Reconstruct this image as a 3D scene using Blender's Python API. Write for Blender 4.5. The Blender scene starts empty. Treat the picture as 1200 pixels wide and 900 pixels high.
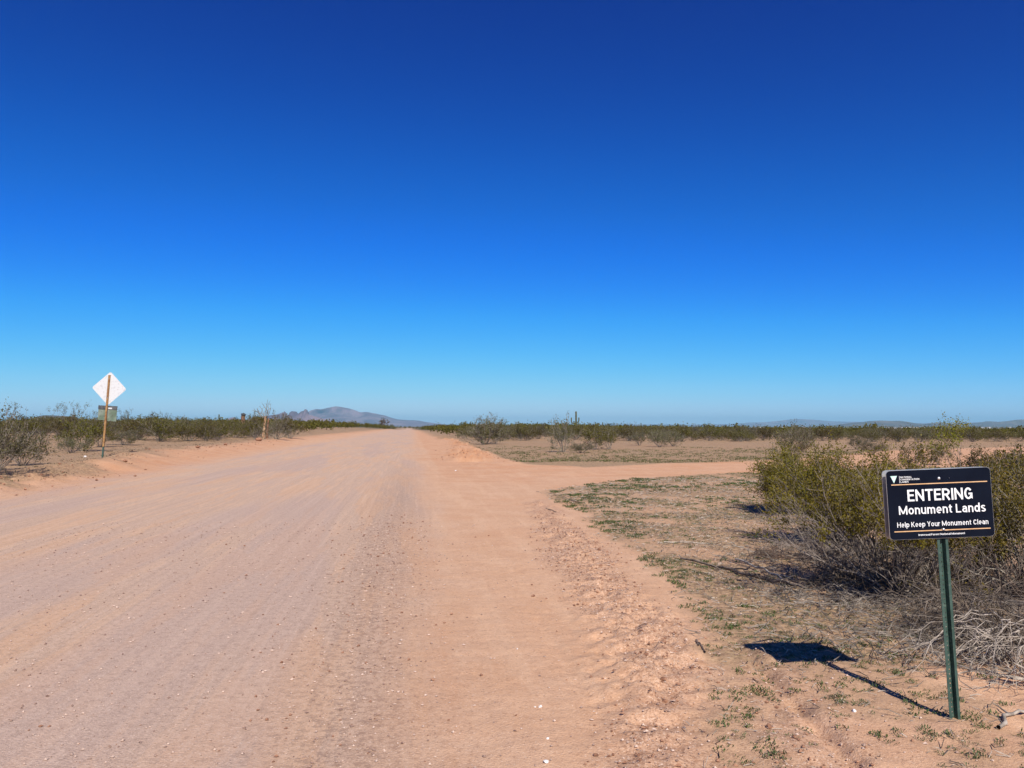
import bpy, math, random
import numpy as np
from mathutils import Vector, Matrix, Euler
sc = bpy.context.scene
C = sc.collection
R = math.radians

# ------------------------------------------------------------------ camera
EYE = 1.6
PITCH = math.atan(50 / 900)
cd = bpy.data.cameras.new('camera'); cam = bpy.data.objects.new('camera', cd); C.objects.link(cam)
cam.location = (0, 0, EYE); cam.rotation_euler = (math.pi / 2 + PITCH, 0, 0)
cd.sensor_width = 36; cd.lens = 36 * 900 / 1200; cd.clip_start = 0.05; cd.clip_end = 90000
sc.camera = cam

# ------------------------------------------------------------------ sky, sun, exposure
SUN_EL, SUN_VEC = 41.8, Vector((0.262, -1.07, 0))
sun_az = math.atan2(SUN_VEC.x, SUN_VEC.y)                     # clockwise from +Y
w = bpy.data.worlds.new('World'); sc.world = w; w.use_nodes = True
nt = w.node_tree; nt.nodes.clear()
wo = nt.nodes.new('ShaderNodeOutputWorld'); bg = nt.nodes.new('ShaderNodeBackground')
sk = nt.nodes.new('ShaderNodeTexSky'); sk.sky_type = 'NISHITA'; sk.sun_disc = False
sk.sun_elevation = R(SUN_EL); sk.sun_rotation = sun_az
sk.altitude = 3000; sk.air_density = 1; sk.dust_density = 0; sk.ozone_density = 5
m1 = nt.nodes.new('ShaderNodeVectorMath'); m1.operation = 'SCALE'; m1.inputs['Scale'].default_value = 0.1
cu = nt.nodes.new('ShaderNodeRGBCurve')
m2 = nt.nodes.new('ShaderNodeVectorMath'); m2.operation = 'SCALE'; m2.inputs['Scale'].default_value = 10 / 1.2
KR = [(0, 0), (.04, .0), (.117, .0), (.17, .006), (.258, .045), (.487, .27), (.755, .60), (1, .78)]
KG = [(0, 0), (.075, .014), (.117, .030), (.225, .122), (.32, .215), (.461, .40), (.735, .67), (1, .84)]
KB = [(0, 0), (.168, .16), (.255, .27), (.454, .61), (.60, .88), (.768, 1.0), (1, 1.0)]
for c, K in zip(range(3), (KR, KG, KB)):
    cv = cu.mapping.curves[c]
    cv.points[0].location = K[0]; cv.points[1].location = K[-1]
    for k in K[1:-1]: cv.points.new(*k)
cu.mapping.update()
bg.inputs[1].default_value = 0.1
nt.links.new(sk.outputs[0], m1.inputs[0]); nt.links.new(m1.outputs[0], cu.inputs['Color'])
nt.links.new(cu.outputs[0], m2.inputs[0]); nt.links.new(m2.outputs[0], bg.inputs[0]); nt.links.new(bg.outputs[0], wo.inputs[0])
sl = bpy.data.lights.new('sun', 'SUN'); sun = bpy.data.objects.new('sun', sl); C.objects.link(sun)
sl.energy = 5; sl.angle = R(0.53); sl.color = (1, 0.95, 0.87)
sv = Vector((SUN_VEC.x, SUN_VEC.y, 0)).normalized() * math.cos(R(SUN_EL)) + Vector((0, 0, math.sin(R(SUN_EL))))
sun.rotation_euler = sv.to_track_quat('Z', 'Y').to_euler()
sc.view_settings.view_transform = 'Standard'; sc.view_settings.look = 'None'
sc.view_settings.exposure = math.log2(1.2); sc.view_settings.gamma = 1

# ------------------------------------------------------------------ helpers
def mesh(name, V, F, mat=None, smooth=False):
    V = np.asarray(V, np.float32).reshape(-1, 3); F = np.asarray(F, np.int32)
    me = bpy.data.meshes.new(name); k = F.shape[1]
    me.vertices.add(len(V)); me.vertices.foreach_set('co', V.ravel())
    me.loops.add(F.size); me.loops.foreach_set('vertex_index', F.ravel())
    me.polygons.add(len(F)); me.polygons.foreach_set('loop_start', np.arange(0, F.size, k, dtype=np.int32))
    me.polygons.foreach_set('use_smooth', np.full(len(F), bool(smooth)))
    me.update(calc_edges=True)
    if mat: me.materials.append(mat)
    return me
def link(name, me, parent=None, loc=(0, 0, 0), rot=(0, 0, 0), scale=(1, 1, 1)):
    o = bpy.data.objects.new(name, me); C.objects.link(o)
    o.location = loc; o.rotation_euler = rot; o.scale = scale; o.parent = parent
    return o
def tag(o, label=None, cat=None, group=None, kind=None):
    for k, v in (('label', label), ('category', cat), ('group', group), ('kind', kind)):
        if v: o[k] = v
    return o
def copy_tree(o, parent=None):
    c = o.copy(); C.objects.link(c); c.parent = parent
    for ch in list(o.children): copy_tree(ch, c)
    return c
class Geo:
    """collects polygons (as triangles) for one mesh"""
    def __init__(s): s.V = []; s.F = []; s.n = 0
    def add(s, V, F):
        V = np.asarray(V, float).reshape(-1, 3); F = np.asarray(F, int)
        if F.shape[1] == 4: F = np.vstack([F[:, [0, 1, 2]], F[:, [0, 2, 3]]])
        s.V.append(V); s.F.append(F + s.n); s.n += len(V)
    def box(s, lo, hi):
        x0, y0, z0 = lo; x1, y1, z1 = hi
        V = [(x0, y0, z0), (x1, y0, z0), (x1, y1, z0), (x0, y1, z0), (x0, y0, z1), (x1, y0, z1), (x1, y1, z1), (x0, y1, z1)]
        s.add(V, [(0, 3, 2, 1), (4, 5, 6, 7), (0, 1, 5, 4), (1, 2, 6, 5), (2, 3, 7, 6), (3, 0, 4, 7)])
    def tube(s, P, r0, r1, k=3):
        P = np.asarray(P, float); n = len(P)
        D = np.gradient(P, axis=0); D /= np.linalg.norm(D, axis=1)[:, None] + 1e-9
        ref = np.array([.31, .17, .93]) if abs(D[0, 2]) < .9 else np.array([1., .1, 0])
        A = np.cross(D, ref); A /= np.linalg.norm(A, axis=1)[:, None] + 1e-9
        B = np.cross(D, A); rr = np.linspace(r0, r1, n)[:, None, None] if np.isscalar(r0) else np.asarray(r0)[:, None, None]
        a = np.arange(k) * 2 * np.pi / k
        V = P[:, None] + rr * (np.cos(a)[None, :, None] * A[:, None] + np.sin(a)[None, :, None] * B[:, None])
        i = np.arange(n - 1)[:, None] * k; j = np.arange(k)[None]; j2 = (j + 1) % k
        F = np.stack([i + j, i + j2, i + k + j2, i + k + j], -1).reshape(-1, 4)
        s.add(V.reshape(-1, 3), F)
    def mesh(s, name, mat=None, smooth=False):
        return mesh(name, np.vstack(s.V), np.vstack(s.F), mat, smooth)
def hsh(ix, iy, sd):
    v = np.sin(ix * 127.1 + iy * 311.7 + sd * 74.7) * 43758.5453
    return v - np.floor(v)
def vn(x, y, sd=0):
    ix = np.floor(x); iy = np.floor(y); fx = x - ix; fy = y - iy
    fx = fx * fx * (3 - 2 * fx); fy = fy * fy * (3 - 2 * fy)
    a = hsh(ix, iy, sd); b = hsh(ix + 1, iy, sd); c = hsh(ix, iy + 1, sd); d = hsh(ix + 1, iy + 1, sd)
    return (a + (b - a) * fx) + ((c + (d - c) * fx) - (a + (b - a) * fx)) * fy
def fbm(x, y, sd=0, o=4):
    t = 0; a = .5; s = 0
    for i in range(o):
        t = t + a * vn(x, y, sd + i * 13); s += a; x = x * 2.03 + 17.3; y = y * 2.03 - 9.1; a *= .5
    return t / s
def sst(a, b, x):
    t = np.clip((x - a) / (b - a), 0, 1); return t * t * (3 - 2 * t)

# ------------------------------------------------------------------ lay of the land
RD = np.array([math.sin(-0.1293), math.cos(-0.1293)]); RN = np.array([RD[1], -RD[0]])
def road_ts(x, y): return x * RN[0] + y * RN[1], x * RD[0] + y * RD[1]     # t across (right +), s along
def flat(px, py):
    """ground point (z = 0) seen at a spot of the 1200x900 photograph"""
    dx = (px - 600) / 900; dy = (450 - py) / 900
    vy = math.cos(PITCH) - dy * math.sin(PITCH); vz = math.sin(PITCH) + dy * math.cos(PITCH)
    k = EYE / -vz
    return np.array([dx * k, vy * k])
def poly_sd(x, y, P):
    P = np.asarray(P, float); d = np.full(x.shape, 1e18); ins = np.zeros(x.shape, bool)
    for (ax, ay), (bx, by) in zip(P, np.roll(P, -1, 0)):
        ex, ey = bx - ax, by - ay; wx, wy = x - ax, y - ay
        h = np.clip((wx * ex + wy * ey) / (ex * ex + ey * ey + 1e-12), 0, 1)
        d = np.minimum(d, (wx - ex * h) ** 2 + (wy - ey * h) ** 2)
        c = ((ay <= y) != (by <= y)) & (x < ex * (y - ay) / (ey if abs(ey) > 1e-9 else 1e-9) + ax)
        ins ^= c
    return np.where(ins, -np.sqrt(d), np.sqrt(d))                        # negative inside
BARE = [flat(*p) for p in [(905, 1250), (880, 960), (868, 800), (852, 745), (805, 690), (760, 655), (716, 627), (690, 602), (652, 586),
        (645, 575), (700, 567), (760, 560), (870, 554), (960, 551), (1050, 548), (1180, 546), (1300, 545),
        (1300, 521), (1180, 522), (1040, 527), (960, 536), (885, 541), (780, 543), (690, 547), (615, 544), (585, 536), (556, 526), (528, 514), (506, 508), (492, 504.5)]]
BARE += [RD * 300 + RN * -1, RD * -4 + RN * -1]
ROCKY = [flat(*p) for p in [(720, 1000), (690, 850), (690, 740), (640, 640), (612, 590), (640, 585), (700, 630), (760, 700), (840, 760), (850, 860), (900, 1000)]]
ROCKY2 = [flat(*p) for p in [(880, 1000), (860, 850), (870, 760), (900, 745), (960, 800), (1050, 900), (1100, 1000)]]
ARC = [flat(*p) for p in [(508, 513), (527, 517), (532, 524), (528, 534), (534, 541), (570, 541), (575, 533), (556, 524), (540, 516), (520, 511)]]
def zones(x, y):
    t, s = road_ts(x, y)
    n1 = fbm(x * .9, y * .9, 3) - .5; n2 = fbm(x * 3.1, y * 3.1, 9) - .5
    sn = fbm(t * 1.1, s * .12, 21) - .5
    wl = -9.9 - 2.3 * sst(20, 42, s) - .9 * sst(45, 80, s)
    road = sst(1.0, -.9, t - .15 + sn * 1.6 + n2 * .5) * sst(-10.2, -7.8, t + n1 * 1.6)
    left = sst(wl - .7, wl + .7, t + n1 * 2.2 + n2 * .6) * (t < 0)
    right = sst(.25, -.25, poly_sd(x, y, BARE) + n1 * .6 + n2 * .35)
    bare = np.maximum(np.maximum(left * (t < .5), right * (t > -1)), (t > np.maximum(wl + 2, -9)) & (t < .5))
    bare = np.where((s > 95) & (t > 0), sst(4.5, 2.5, t + n1 * 2), bare)
    bare = np.maximum(bare, (x > .5) * (.55 * sst(6.4, 5.0, y + n1 * 2.2 + n2 * 1.0) * (y < 9) + .5 * sst(.52, .66, fbm(x * 1.3, y * 1.3, 131)) * (y < 26)) * np.where(y < 30, 1, 0))
    rk = sst(.15, -.25, poly_sd(x, y, ROCKY) + n1 * .5 + n2 * .4)
    rk = np.maximum(rk, .6 * sst(.2, -.3, poly_sd(x, y, ROCKY2) + n1 * .4))
    dist = np.hypot(x, y)
    g = sst(.42, .68, fbm(x * .35, y * .35, 31) + .25 * n2)
    gb = sst(.62, -.5, poly_sd(x, y, BARE)) * .0 + np.exp(-np.clip(poly_sd(x, y, BARE), 0, 99) / 1.6) * .6
    strip = np.exp(-((np.clip(y - 43, -99, 99) / 7) ** 2)) * (x > -3) * .8
    green = (1 - bare) * np.clip(g * .55 + gb * (y < 40) + strip * (.5 + g), 0, 1)
    far = sst(220, 520, dist) * (1 - bare)
    return t, s, road, bare, rk, green, far
def height(x, y):
    x = np.asarray(x, float); y = np.asarray(y, float)
    t, s = road_ts(x, y); dist = np.hypot(x, y)
    n1 = fbm(x * .5, y * .5, 41) - .5; n2 = fbm(x * 2.4, y * 2.4, 44) - .5; n3 = fbm(x * 9, y * 9, 47) - .5
    near = sst(70, 25, dist)
    offl = sst(-9.3, -11.8, t + n1 * .8); wl = -10.1 - 2.3 * sst(20, 42, s) - .9 * sst(45, 80, s)
    z = .30 * offl + .35 * sst(-14, -30, t) * sst(30, 70, s) + .75 * sst(-13, -20, t) * sst(90, 260, s)
    berm = np.exp(-((t - wl + 1.2 * n1) / (.55 + .006 * dist)) ** 2) * (s > 0)
    z = z + berm * (.08 + .18 * fbm(x * .8, y * .8, 51) + .38 * n3 * near)
    bsd = poly_sd(x, y, BARE); isr = (t > 1.5)
    out = sst(0, 1.2, bsd) * isr
    z = z + out * (.05 * n1 + .05 * n2) + offl * (.10 * n1 + .05 * n2)
    z = z + .015 * n1 * near
    # ridge of loose spoil between the road and the verge, tyre line, thrown-up arc by the turning
    rk = sst(.15, -.5, poly_sd(x, y, ROCKY) + n1 * .5)
    n4 = fbm(x * 17, y * 17, 53, 3) - .5; n5 = fbm(x * 5.5, y * 5.5, 57, 3) - .5
    z = z + rk * (.030 + .05 * n2 + .085 * n5 + .085 * n4)
    z = z + np.clip(1.0 - sst(.4, -.3, t), 0, 1) * near * (.010 * n4 + .010 * n5) * np.clip(1 - .0 * rk, 0, 1)
    z = z + sst(.2, -.3, poly_sd(x, y, ROCKY2)) * (.04 * n2 + .05 * n5)
    ad = poly_sd(x, y, ARC)
    z = z + sst(.7, -.5, ad) * (.13 + .42 * n2 + .24 * n3)
    # wheel ruts in the side turning
    for off, dep in ((-1.4, .03), (.5, .025), (2.2, .03)):
        cy = 27.5 + off * 1.4 + .28 * np.clip(x - 2, 0, 60) + np.clip(2 - x, 0, 9) ** 2 * -.10
        z = z - dep * np.exp(-((y - cy) / .35) ** 2) * sst(-3, 1, x) * near
    e = (y - cy - 3.2); z = z + .10 * np.exp(-(e / .8) ** 2) * (x > -1.5) * (x < 30) * (fbm(x * .9, y * .9, 61))
    line = t - 1.05 - .0 * s
    z = z - .012 * np.exp(-(line / .05) ** 2) * (s < 6.5) * (s > 1)
    lt = x - (1.63 + .02 * (y - 4)); z = z - .035 * np.exp(-(lt / .045) ** 2) * sst(2.5, 3, y) * sst(6.3, 5.5, y)
    z = z + .02 * np.exp(-((lt - .1) / .06) ** 2) * sst(2.5, 3, y) * sst(6.3, 5.5, y) * (.5 + n3)
    # washboard and faint wheel paths on the graded road
    inr = sst(.4, -.3, t) * sst(-9.4, -8.4, t)
    z = z + inr * (.010 * (fbm(t * 1.6, s * .09, 71) - .5) + .004 * n3)
    # the land falls to a wide valley on the right, and rolls a little further out
    az = np.arctan2(x, np.maximum(y, 1))
    v = sst(.10, .34, az)
    z = z - v * np.clip(.0042 * (dist - 45), 0, 7.5) + v * 9 * sst(3200, 9000, dist) - .5 * sst(.02, .3, az) * sst(300, 900, dist)
    z = z + (fbm(x / 260, y / 260, 81) - .5) * 1.6 * sst(150, 700, dist) * sst(0, 30, np.abs(t + 4) - 6)
    z = z - 1.2 * sst(330, 650, dist) * sst(30, 0, np.abs(t + 4) - 6)
    return z
def hz(x, y): return float(height(np.array([x]), np.array([y]))[0])
def at(px, py):
    """point of the terrain seen at a spot of the photograph"""
    dx = (px - 600) / 900; dy = (450 - py) / 900
    vy = math.cos(PITCH) - dy * math.sin(PITCH); vz = math.sin(PITCH) + dy * math.cos(PITCH)
    z = 0
    for _ in range(8):
        k = (z - EYE) / vz; z = .5 * z + .5 * hz(dx * k, vy * k)
    return Vector((dx * k, vy * k, hz(dx * k, vy * k)))
def spot(px, Y):
    x = (px - 600) / 900 * Y; return Vector((x, Y, hz(x, Y)))

# ------------------------------------------------------------------ materials
class NM:
    def __init__(s, name):
        s.m = bpy.data.materials.new(name); s.m.use_nodes = True; s.t = s.m.node_tree; s.t.nodes.clear()
        s.out = s.n('ShaderNodeOutputMaterial')
    def n(s, t, **k):
        nd = s.t.nodes.new(t)
        for a, b in k.items(): setattr(nd, a, b)
        return nd
    def l(s, a, b): s.t.links.new(a, b)
    def val(s, sock, v):
        if isinstance(v, bpy.types.NodeSocket): s.l(v, sock)
        elif isinstance(v, tuple) and len(v) == 3 and sock.type == 'RGBA': sock.default_value = (*v, 1)
        else: sock.default_value = v
    def mix(s, f, a, b, mode='MIX'):
        nd = s.n('ShaderNodeMix', data_type='RGBA', blend_type=mode)
        s.val(nd.inputs[0], f); s.val(nd.inputs[6], a); s.val(nd.inputs[7], b); return nd.outputs[2]
    def math(s, op, a, b=0.0, c=0.0):
        nd = s.n('ShaderNodeMath', operation=op)
        s.val(nd.inputs[0], a); s.val(nd.inputs[1], b); s.val(nd.inputs[2], c); return nd.outputs[0]
    def noise(s, vec, sc_, det=3, rough=.55, scl=(1, 1, 1)):
        if scl != (1, 1, 1):
            mp = s.n('ShaderNodeMapping'); mp.inputs['Scale'].default_value = scl; s.l(vec, mp.inputs[0]); vec = mp.outputs[0]
        nd = s.n('ShaderNodeTexNoise'); nd.inputs['Scale'].default_value = sc_; nd.inputs['Detail'].default_value = det
        nd.inputs['Roughness'].default_value = rough
        if vec: s.l(vec, nd.inputs['Vector'])
        return nd.outputs[0]
    def voro(s, vec, sc_, rnd=1):
        nd = s.n('ShaderNodeTexVoronoi'); nd.inputs['Scale'].default_value = sc_; s.l(vec, nd.inputs['Vector'])
        return nd
    def ramp(s, f, lo, hi):
        nd = s.n('ShaderNodeMapRange', interpolation_type='SMOOTHSTEP'); s.val(nd.inputs[0], f)
        nd.inputs[1].default_value = lo; nd.inputs[2].default_value = hi; return nd.outputs[0]
    def pr(s, col, rough=.9, metal=0, spec=.3, bump=None, bs=.3, bd=.01):
        p = s.n('ShaderNodeBsdfPrincipled'); s.val(p.inputs['Base Color'], col); s.val(p.inputs['Roughness'], rough)
        p.inputs['Metallic'].default_value = metal; p.inputs['Specular IOR Level'].default_value = spec
        if bump is not None:
            b = s.n('ShaderNodeBump'); b.inputs['Strength'].default_value = bs; b.inputs['Distance'].default_value = bd
            s.l(bump, b.inputs['Height']); s.l(b.outputs[0], p.inputs['Normal'])
        s.l(p.outputs[0], s.out.inputs[0]); return s.m
    def obj(s): return s.n('ShaderNodeTexCoord').outputs['Object']

def ground_mat():
    k = NM('desert_ground')
    a = k.n('ShaderNodeAttribute', attribute_name='zones'); b = k.n('ShaderNodeAttribute', attribute_name='zones2')
    rt = k.n('ShaderNodeAttribute', attribute_name='rt').outputs['Vector']
    sp = k.n('ShaderNodeSeparateColor'); k.l(a.outputs['Color'], sp.inputs[0])
    road, bare, rk = sp.outputs; green = a.outputs['Alpha']
    s2 = k.n('ShaderNodeSeparateColor'); k.l(b.outputs['Color'], s2.inputs[0]); far = s2.outputs[0]; org = s2.outputs[1]; wind = s2.outputs[2]; fx = k.noise(k.obj(), 16, 6, .82); fy = k.noise(k.obj(), 5, 7, .78); dk = k.ramp(k.noise(k.obj(), 42, 3, .75), .57, .64); lt = k.ramp(k.noise(k.obj(), 55, 2, .7), .60, .66)
    P = k.obj()
    f1 = k.noise(P, 240, 2, .6); f2 = k.noise(P, 70, 3, .6); f3 = k.noise(P, 14, 4, .6); f4 = k.noise(P, 1.7, 4, .55); f5 = k.noise(P, .22, 3, .5)
    # graded road: grey-pink fines with paler dust tongues drawn out along the road
    st = k.noise(rt, 1.0, 5, .6, (1.5, .16, 1)); st2 = k.noise(rt, 1.0, 4, .6, (5.5, .35, 1)); st3 = k.noise(rt, 1.0, 3, .5, (.5, .05, 1))
    gr = k.mix(k.ramp(f2, .38, .64), (.47, .305, .21), (.58, .39, .27))
    gr = k.mix(k.ramp(f1, .30, .70), gr, (.60, .41, .285))
    gr = k.mix(k.ramp(k.noise(P, 120, 1, .5), .60, .72), gr, (.25, .155, .105))
    gr = k.mix(k.math('MULTIPLY', k.ramp(st, .50, .56), .8), gr, (.60, .365, .22))
    gr = k.mix(k.math('MULTIPLY', k.ramp(st2, .54, .59), .65), gr, (.64, .41, .26))
    gr = k.mix(k.math('MULTIPLY', k.ramp(st3, .50, .60), .50), gr, (.45, .325, .27))
    gr = k.mix(k.math('MULTIPLY', k.ramp(fx, .50, .62), .40), gr, (.30, .205, .155))
    gr = k.mix(k.math('MULTIPLY', k.ramp(fx, .50, .40), .30), gr, (.62, .45, .34))
    gr = k.mix(k.math('MULTIPLY', wind, k.math('MULTIPLY_ADD', k.ramp(fx, .47, .56), .55, .15)), gr, (.27, .175, .13))
    gr = k.mix(k.math('MULTIPLY', dk, .45), gr, (.22, .145, .11)); gr = k.mix(k.math('MULTIPLY', lt, .5), gr, (.72, .55, .43))
    tk = k.noise(rt, 1.0, 3, .65, (11, .10, 1)); gr = k.mix(k.math('MULTIPLY', k.ramp(tk, .54, .64), .14), gr, (.33, .22, .165)); gr = k.mix(k.math('MULTIPLY', k.ramp(tk, .46, .37), .18), gr, (.66, .47, .35))
    # bare dirt
    br = k.mix(k.ramp(f4, .3, .7), (.59, .34, .195), (.65, .40, .245))
    br = k.mix(k.math('MULTIPLY', k.ramp(f3, .35, .65), .45), br, (.53, .30, .175))
    br = k.mix(k.math('MULTIPLY', k.ramp(f1, .45, .75), .4), br, (.68, .46, .31))
    br = k.mix(k.math('MULTIPLY', k.ramp(k.noise(P, 1.0, 4, .6, (.16, 1.7, 1)), .50, .62), k.math('MULTIPLY', org, .9)), br, (.50, .26, .135))
    br = k.mix(k.math('MULTIPLY', k.ramp(k.noise(rt, 1.0, 4, .6, (3.2, .25, 1)), .50, .60), .3), br, (.70, .45, .28))
    br = k.mix(k.math('MULTIPLY', k.ramp(fx, .53, .64), .5), br, (.42, .225, .13))
    br = k.mix(k.math('MULTIPLY', k.ramp(fy, .54, .66), .35), br, (.50, .27, .15))
    br = k.mix(k.math('MULTIPLY', org, .6), br, (.56, .25, .11))
    br = k.mix(k.math('MULTIPLY', dk, .45), br, (.28, .145, .09)); br = k.mix(k.math('MULTIPLY', lt, .4), br, (.78, .56, .40))
    # stony spoil
    rc = k.mix(k.ramp(f2, .35, .65), (.44, .24, .14), (.64, .41, .27))
    rc = k.mix(k.math('MULTIPLY', k.ramp(f3, .56, .70), .5), rc, (.30, .13, .07))
    rc = k.mix(k.math('MULTIPLY', k.ramp(fx, .52, .60), .75), rc, (.25, .12, .07))
    rc = k.mix(k.math('MULTIPLY', k.ramp(fy, .55, .63), .6), rc, (.36, .165, .085))
    rc = k.mix(k.math('MULTIPLY', dk, .85), rc, (.15, .07, .045)); rc = k.mix(k.math('MULTIPLY', lt, .7), rc, (.75, .56, .42))
    # littered scrub soil
    so = k.mix(k.ramp(f3, .36, .62), (.26, .165, .095), (.50, .32, .185))
    so = k.mix(k.math('MULTIPLY', k.ramp(f2, .50, .68), .6), so, (.46, .34, .21))
    so = k.mix(k.math('MULTIPLY', k.ramp(k.noise(P, 34, 4, .7), .56, .66), .6), so, (.12, .08, .05))
    so = k.mix(k.math('MULTIPLY', k.ramp(f5, .4, .65), .4), so, (.40, .235, .13))
    so = k.mix(k.math('MULTIPLY', k.ramp(fx, .51, .60), .75), so, (.13, .08, .045))
    gn = k.mix(k.ramp(f3, .4, .6), (.115, .125, .05), (.24, .225, .115))
    so = k.mix(k.math('MULTIPLY', green, k.math('MULTIPLY', k.ramp(k.noise(P, 5, 5, .7), .48, .60), .40)), so, gn)
    c = k.mix(bare, so, br); c = k.mix(k.math('MULTIPLY', rk, .8), c, rc); c = k.mix(road, c, gr)
    fc = k.mix(k.ramp(k.noise(P, .02, 4, .6), .35, .65), (.07, .07, .025), (.16, .12, .065))
    c = k.mix(far, c, fc)
    h = k.math('MULTIPLY', f1, .25); h = k.math('MULTIPLY_ADD', f2, .6, h); h = k.math('MULTIPLY_ADD', f3, k.math('MULTIPLY_ADD', k.math('SUBTRACT', 1.0, road), .55, .1), h)
    return k.pr(c, .95, 0, .15, h, .8, .014)
M = {}
M['ground'] = ground_mat()
def simple(name, c1, c2, sc_=8, rough=.85, metal=0, spec=.3, lo=.35, hi=.65, bump=.3, bd=.01, objrand=0, c3=None):
    k = NM(name); P = k.obj(); f = k.noise(P, sc_, 4, .6)
    c = k.mix(k.ramp(f, lo, hi), c1, c2)
    if c3: c = k.mix(k.ramp(k.noise(P, sc_ * 3.3, 3, .6), .56, .68), c, c3)
    if objrand:
        r = k.n('ShaderNodeObjectInfo').outputs['Random']
        h = k.n('ShaderNodeHueSaturation'); k.l(c, h.inputs['Color'])
        k.l(k.math('MULTIPLY_ADD', r, objrand, 1 - objrand / 2), h.inputs['Value'])
        k.l(k.math('MULTIPLY_ADD', r, .03, .485), h.inputs['Hue']); c = h.outputs[0]
    M[name] = k.pr(c, rough, metal, spec, f, bump, bd); return M[name]
def leafmat(name, c1, c2, c3, sc_=3.0):
    k = NM(name); P = k.obj(); g = k.n('ShaderNodeNewGeometry').outputs['Random Per Island']
    c = k.mix(g, c1, c2); c = k.mix(k.math('MULTIPLY', k.ramp(k.noise(P, sc_, 3, .6), .45, .65), .8), c, c3)
    r = k.n('ShaderNodeObjectInfo').outputs['Random']; h = k.n('ShaderNodeHueSaturation'); k.l(c, h.inputs['Color'])
    k.l(k.math('MULTIPLY_ADD', r, .4, .8), h.inputs['Value']); k.l(k.math('MULTIPLY_ADD', r, .04, .48), h.inputs['Hue']); c = h.outputs[0]
    d = k.n('ShaderNodeBsdfPrincipled'); k.l(c, d.inputs['Base Color']); d.inputs['Roughness'].default_value = .55; d.inputs['Specular IOR Level'].default_value = .3
    t = k.n('ShaderNodeBsdfTranslucent'); k.l(c, t.inputs['Color'])
    m = k.n('ShaderNodeMixShader'); m.inputs[0].default_value = .3; k.l(d.outputs[0], m.inputs[1]); k.l(t.outputs[0], m.inputs[2]); k.l(m.outputs[0], k.out.inputs[0])
    M[name] = k.m
leafmat('creosote_leaf', (.10, .095, .006), (.25, .21, .012), (.17, .125, .014))
leafmat('scrub_leaf', (.065, .058, .004), (.135, .112, .008), (.10, .075, .015), .6)
leafmat('grey_leaf', (.085, .083, .028), (.15, .14, .05), (.12, .10, .05), 1.5)
leafmat('weed_leaf', (.045, .085, .018), (.11, .155, .035), (.10, .11, .05), 1.2)
simple('grey_twig', (.09, .073, .058), (.27, .225, .18), 9, .9, objrand=.3)
simple('brown_twig', (.06, .04, .03), (.20, .145, .11), 9, .9, objrand=.3)
simple('bleached_twig', (.20, .165, .13), (.46, .385, .31), 12, .85)
simple('bark', (.10, .05, .03), (.28, .14, .08), 6, .95)
simple('dead_wood', (.28, .15, .08), (.50, .33, .20), 5, .95)
simple('cactus_skin', (.06, .07, .035), (.11, .11, .06), 3, .8)
simple('stone_pebble', (.30, .19, .14), (.60, .44, .34), 9, .9, lo=.42, hi=.58, c3=(.15, .08, .06))
simple('clod', (.20, .095, .055), (.38, .20, .12), 25, .95)
simple('white_stone', (.62, .56, .50), (.8, .75, .7), 20, .8)
simple('green_post', (.028, .060, .045), (.045, .088, .068), 14, .5, .0, .5, c3=(.09, .13, .10))
simple('aluminium', (.50, .50, .49), (.66, .66, .64), 6, .38, .7, .5)
simple('navy_face', (.003, .005, .012), (.005, .008, .017), 4, .30, 0, .12, bump=.02)
simple('white_print', (.78, .78, .76), (.84, .84, .82), 30, .5, bump=.0)
simple('orange_print', (.62, .36, .17), (.70, .44, .24), 30, .5, bump=.0)
simple('mint_print', (.50, .72, .62), (.60, .80, .72), 30, .5, bump=.0)
simple('bolt_metal', (.35, .36, .37), (.6, .6, .6), 60, .35, .8, .5)
simple('rust_post', (.20, .095, .04), (.38, .22, .085), 4, .8, c3=(.20, .08, .04))
simple('dark_metal', (.05, .055, .06), (.10, .10, .10), 6, .6)
simple('weathered_plate', (.11, .15, .10), (.22, .25, .20), 2.5, .6, c3=(.10, .09, .08))
simple('white_wall', (.42, .40, .37), (.55, .53, .5), .2, .8)
simple('roof_sheet', (.25, .23, .22), (.60, .57, .54), .3, .6)
def bare_back():
    k = NM('diamond_back'); P = k.obj()
    f = k.noise(P, 16, 3, .6); c = k.mix(k.math('MULTIPLY', k.ramp(f, .60, .68), .65), (.60, .60, .59), (.30, .20, .16))
    c = k.mix(k.math('MULTIPLY', k.ramp(k.noise(P, 9, 4, .7), .55, .66), .5), c, (.30, .28, .28))
    M['diamond_back'] = k.pr(c, .55, 0, .5, f, .1, .005)
bare_back()
def mountain_mat(name, c1, c2, sc_):
    k = NM(name); P = k.obj(); f = k.noise(P, sc_, 6, .65)
    M[name] = k.pr(k.mix(k.ramp(f, .38, .62), c1, c2), .95, 0, .1, f, .8, 60)
mountain_mat('mountain_rock', (.11, .072, .085), (.25, .165, .175), .003)
mountain_mat('hill_scrub', (.08, .065, .045), (.16, .12, .085), .006)

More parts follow.
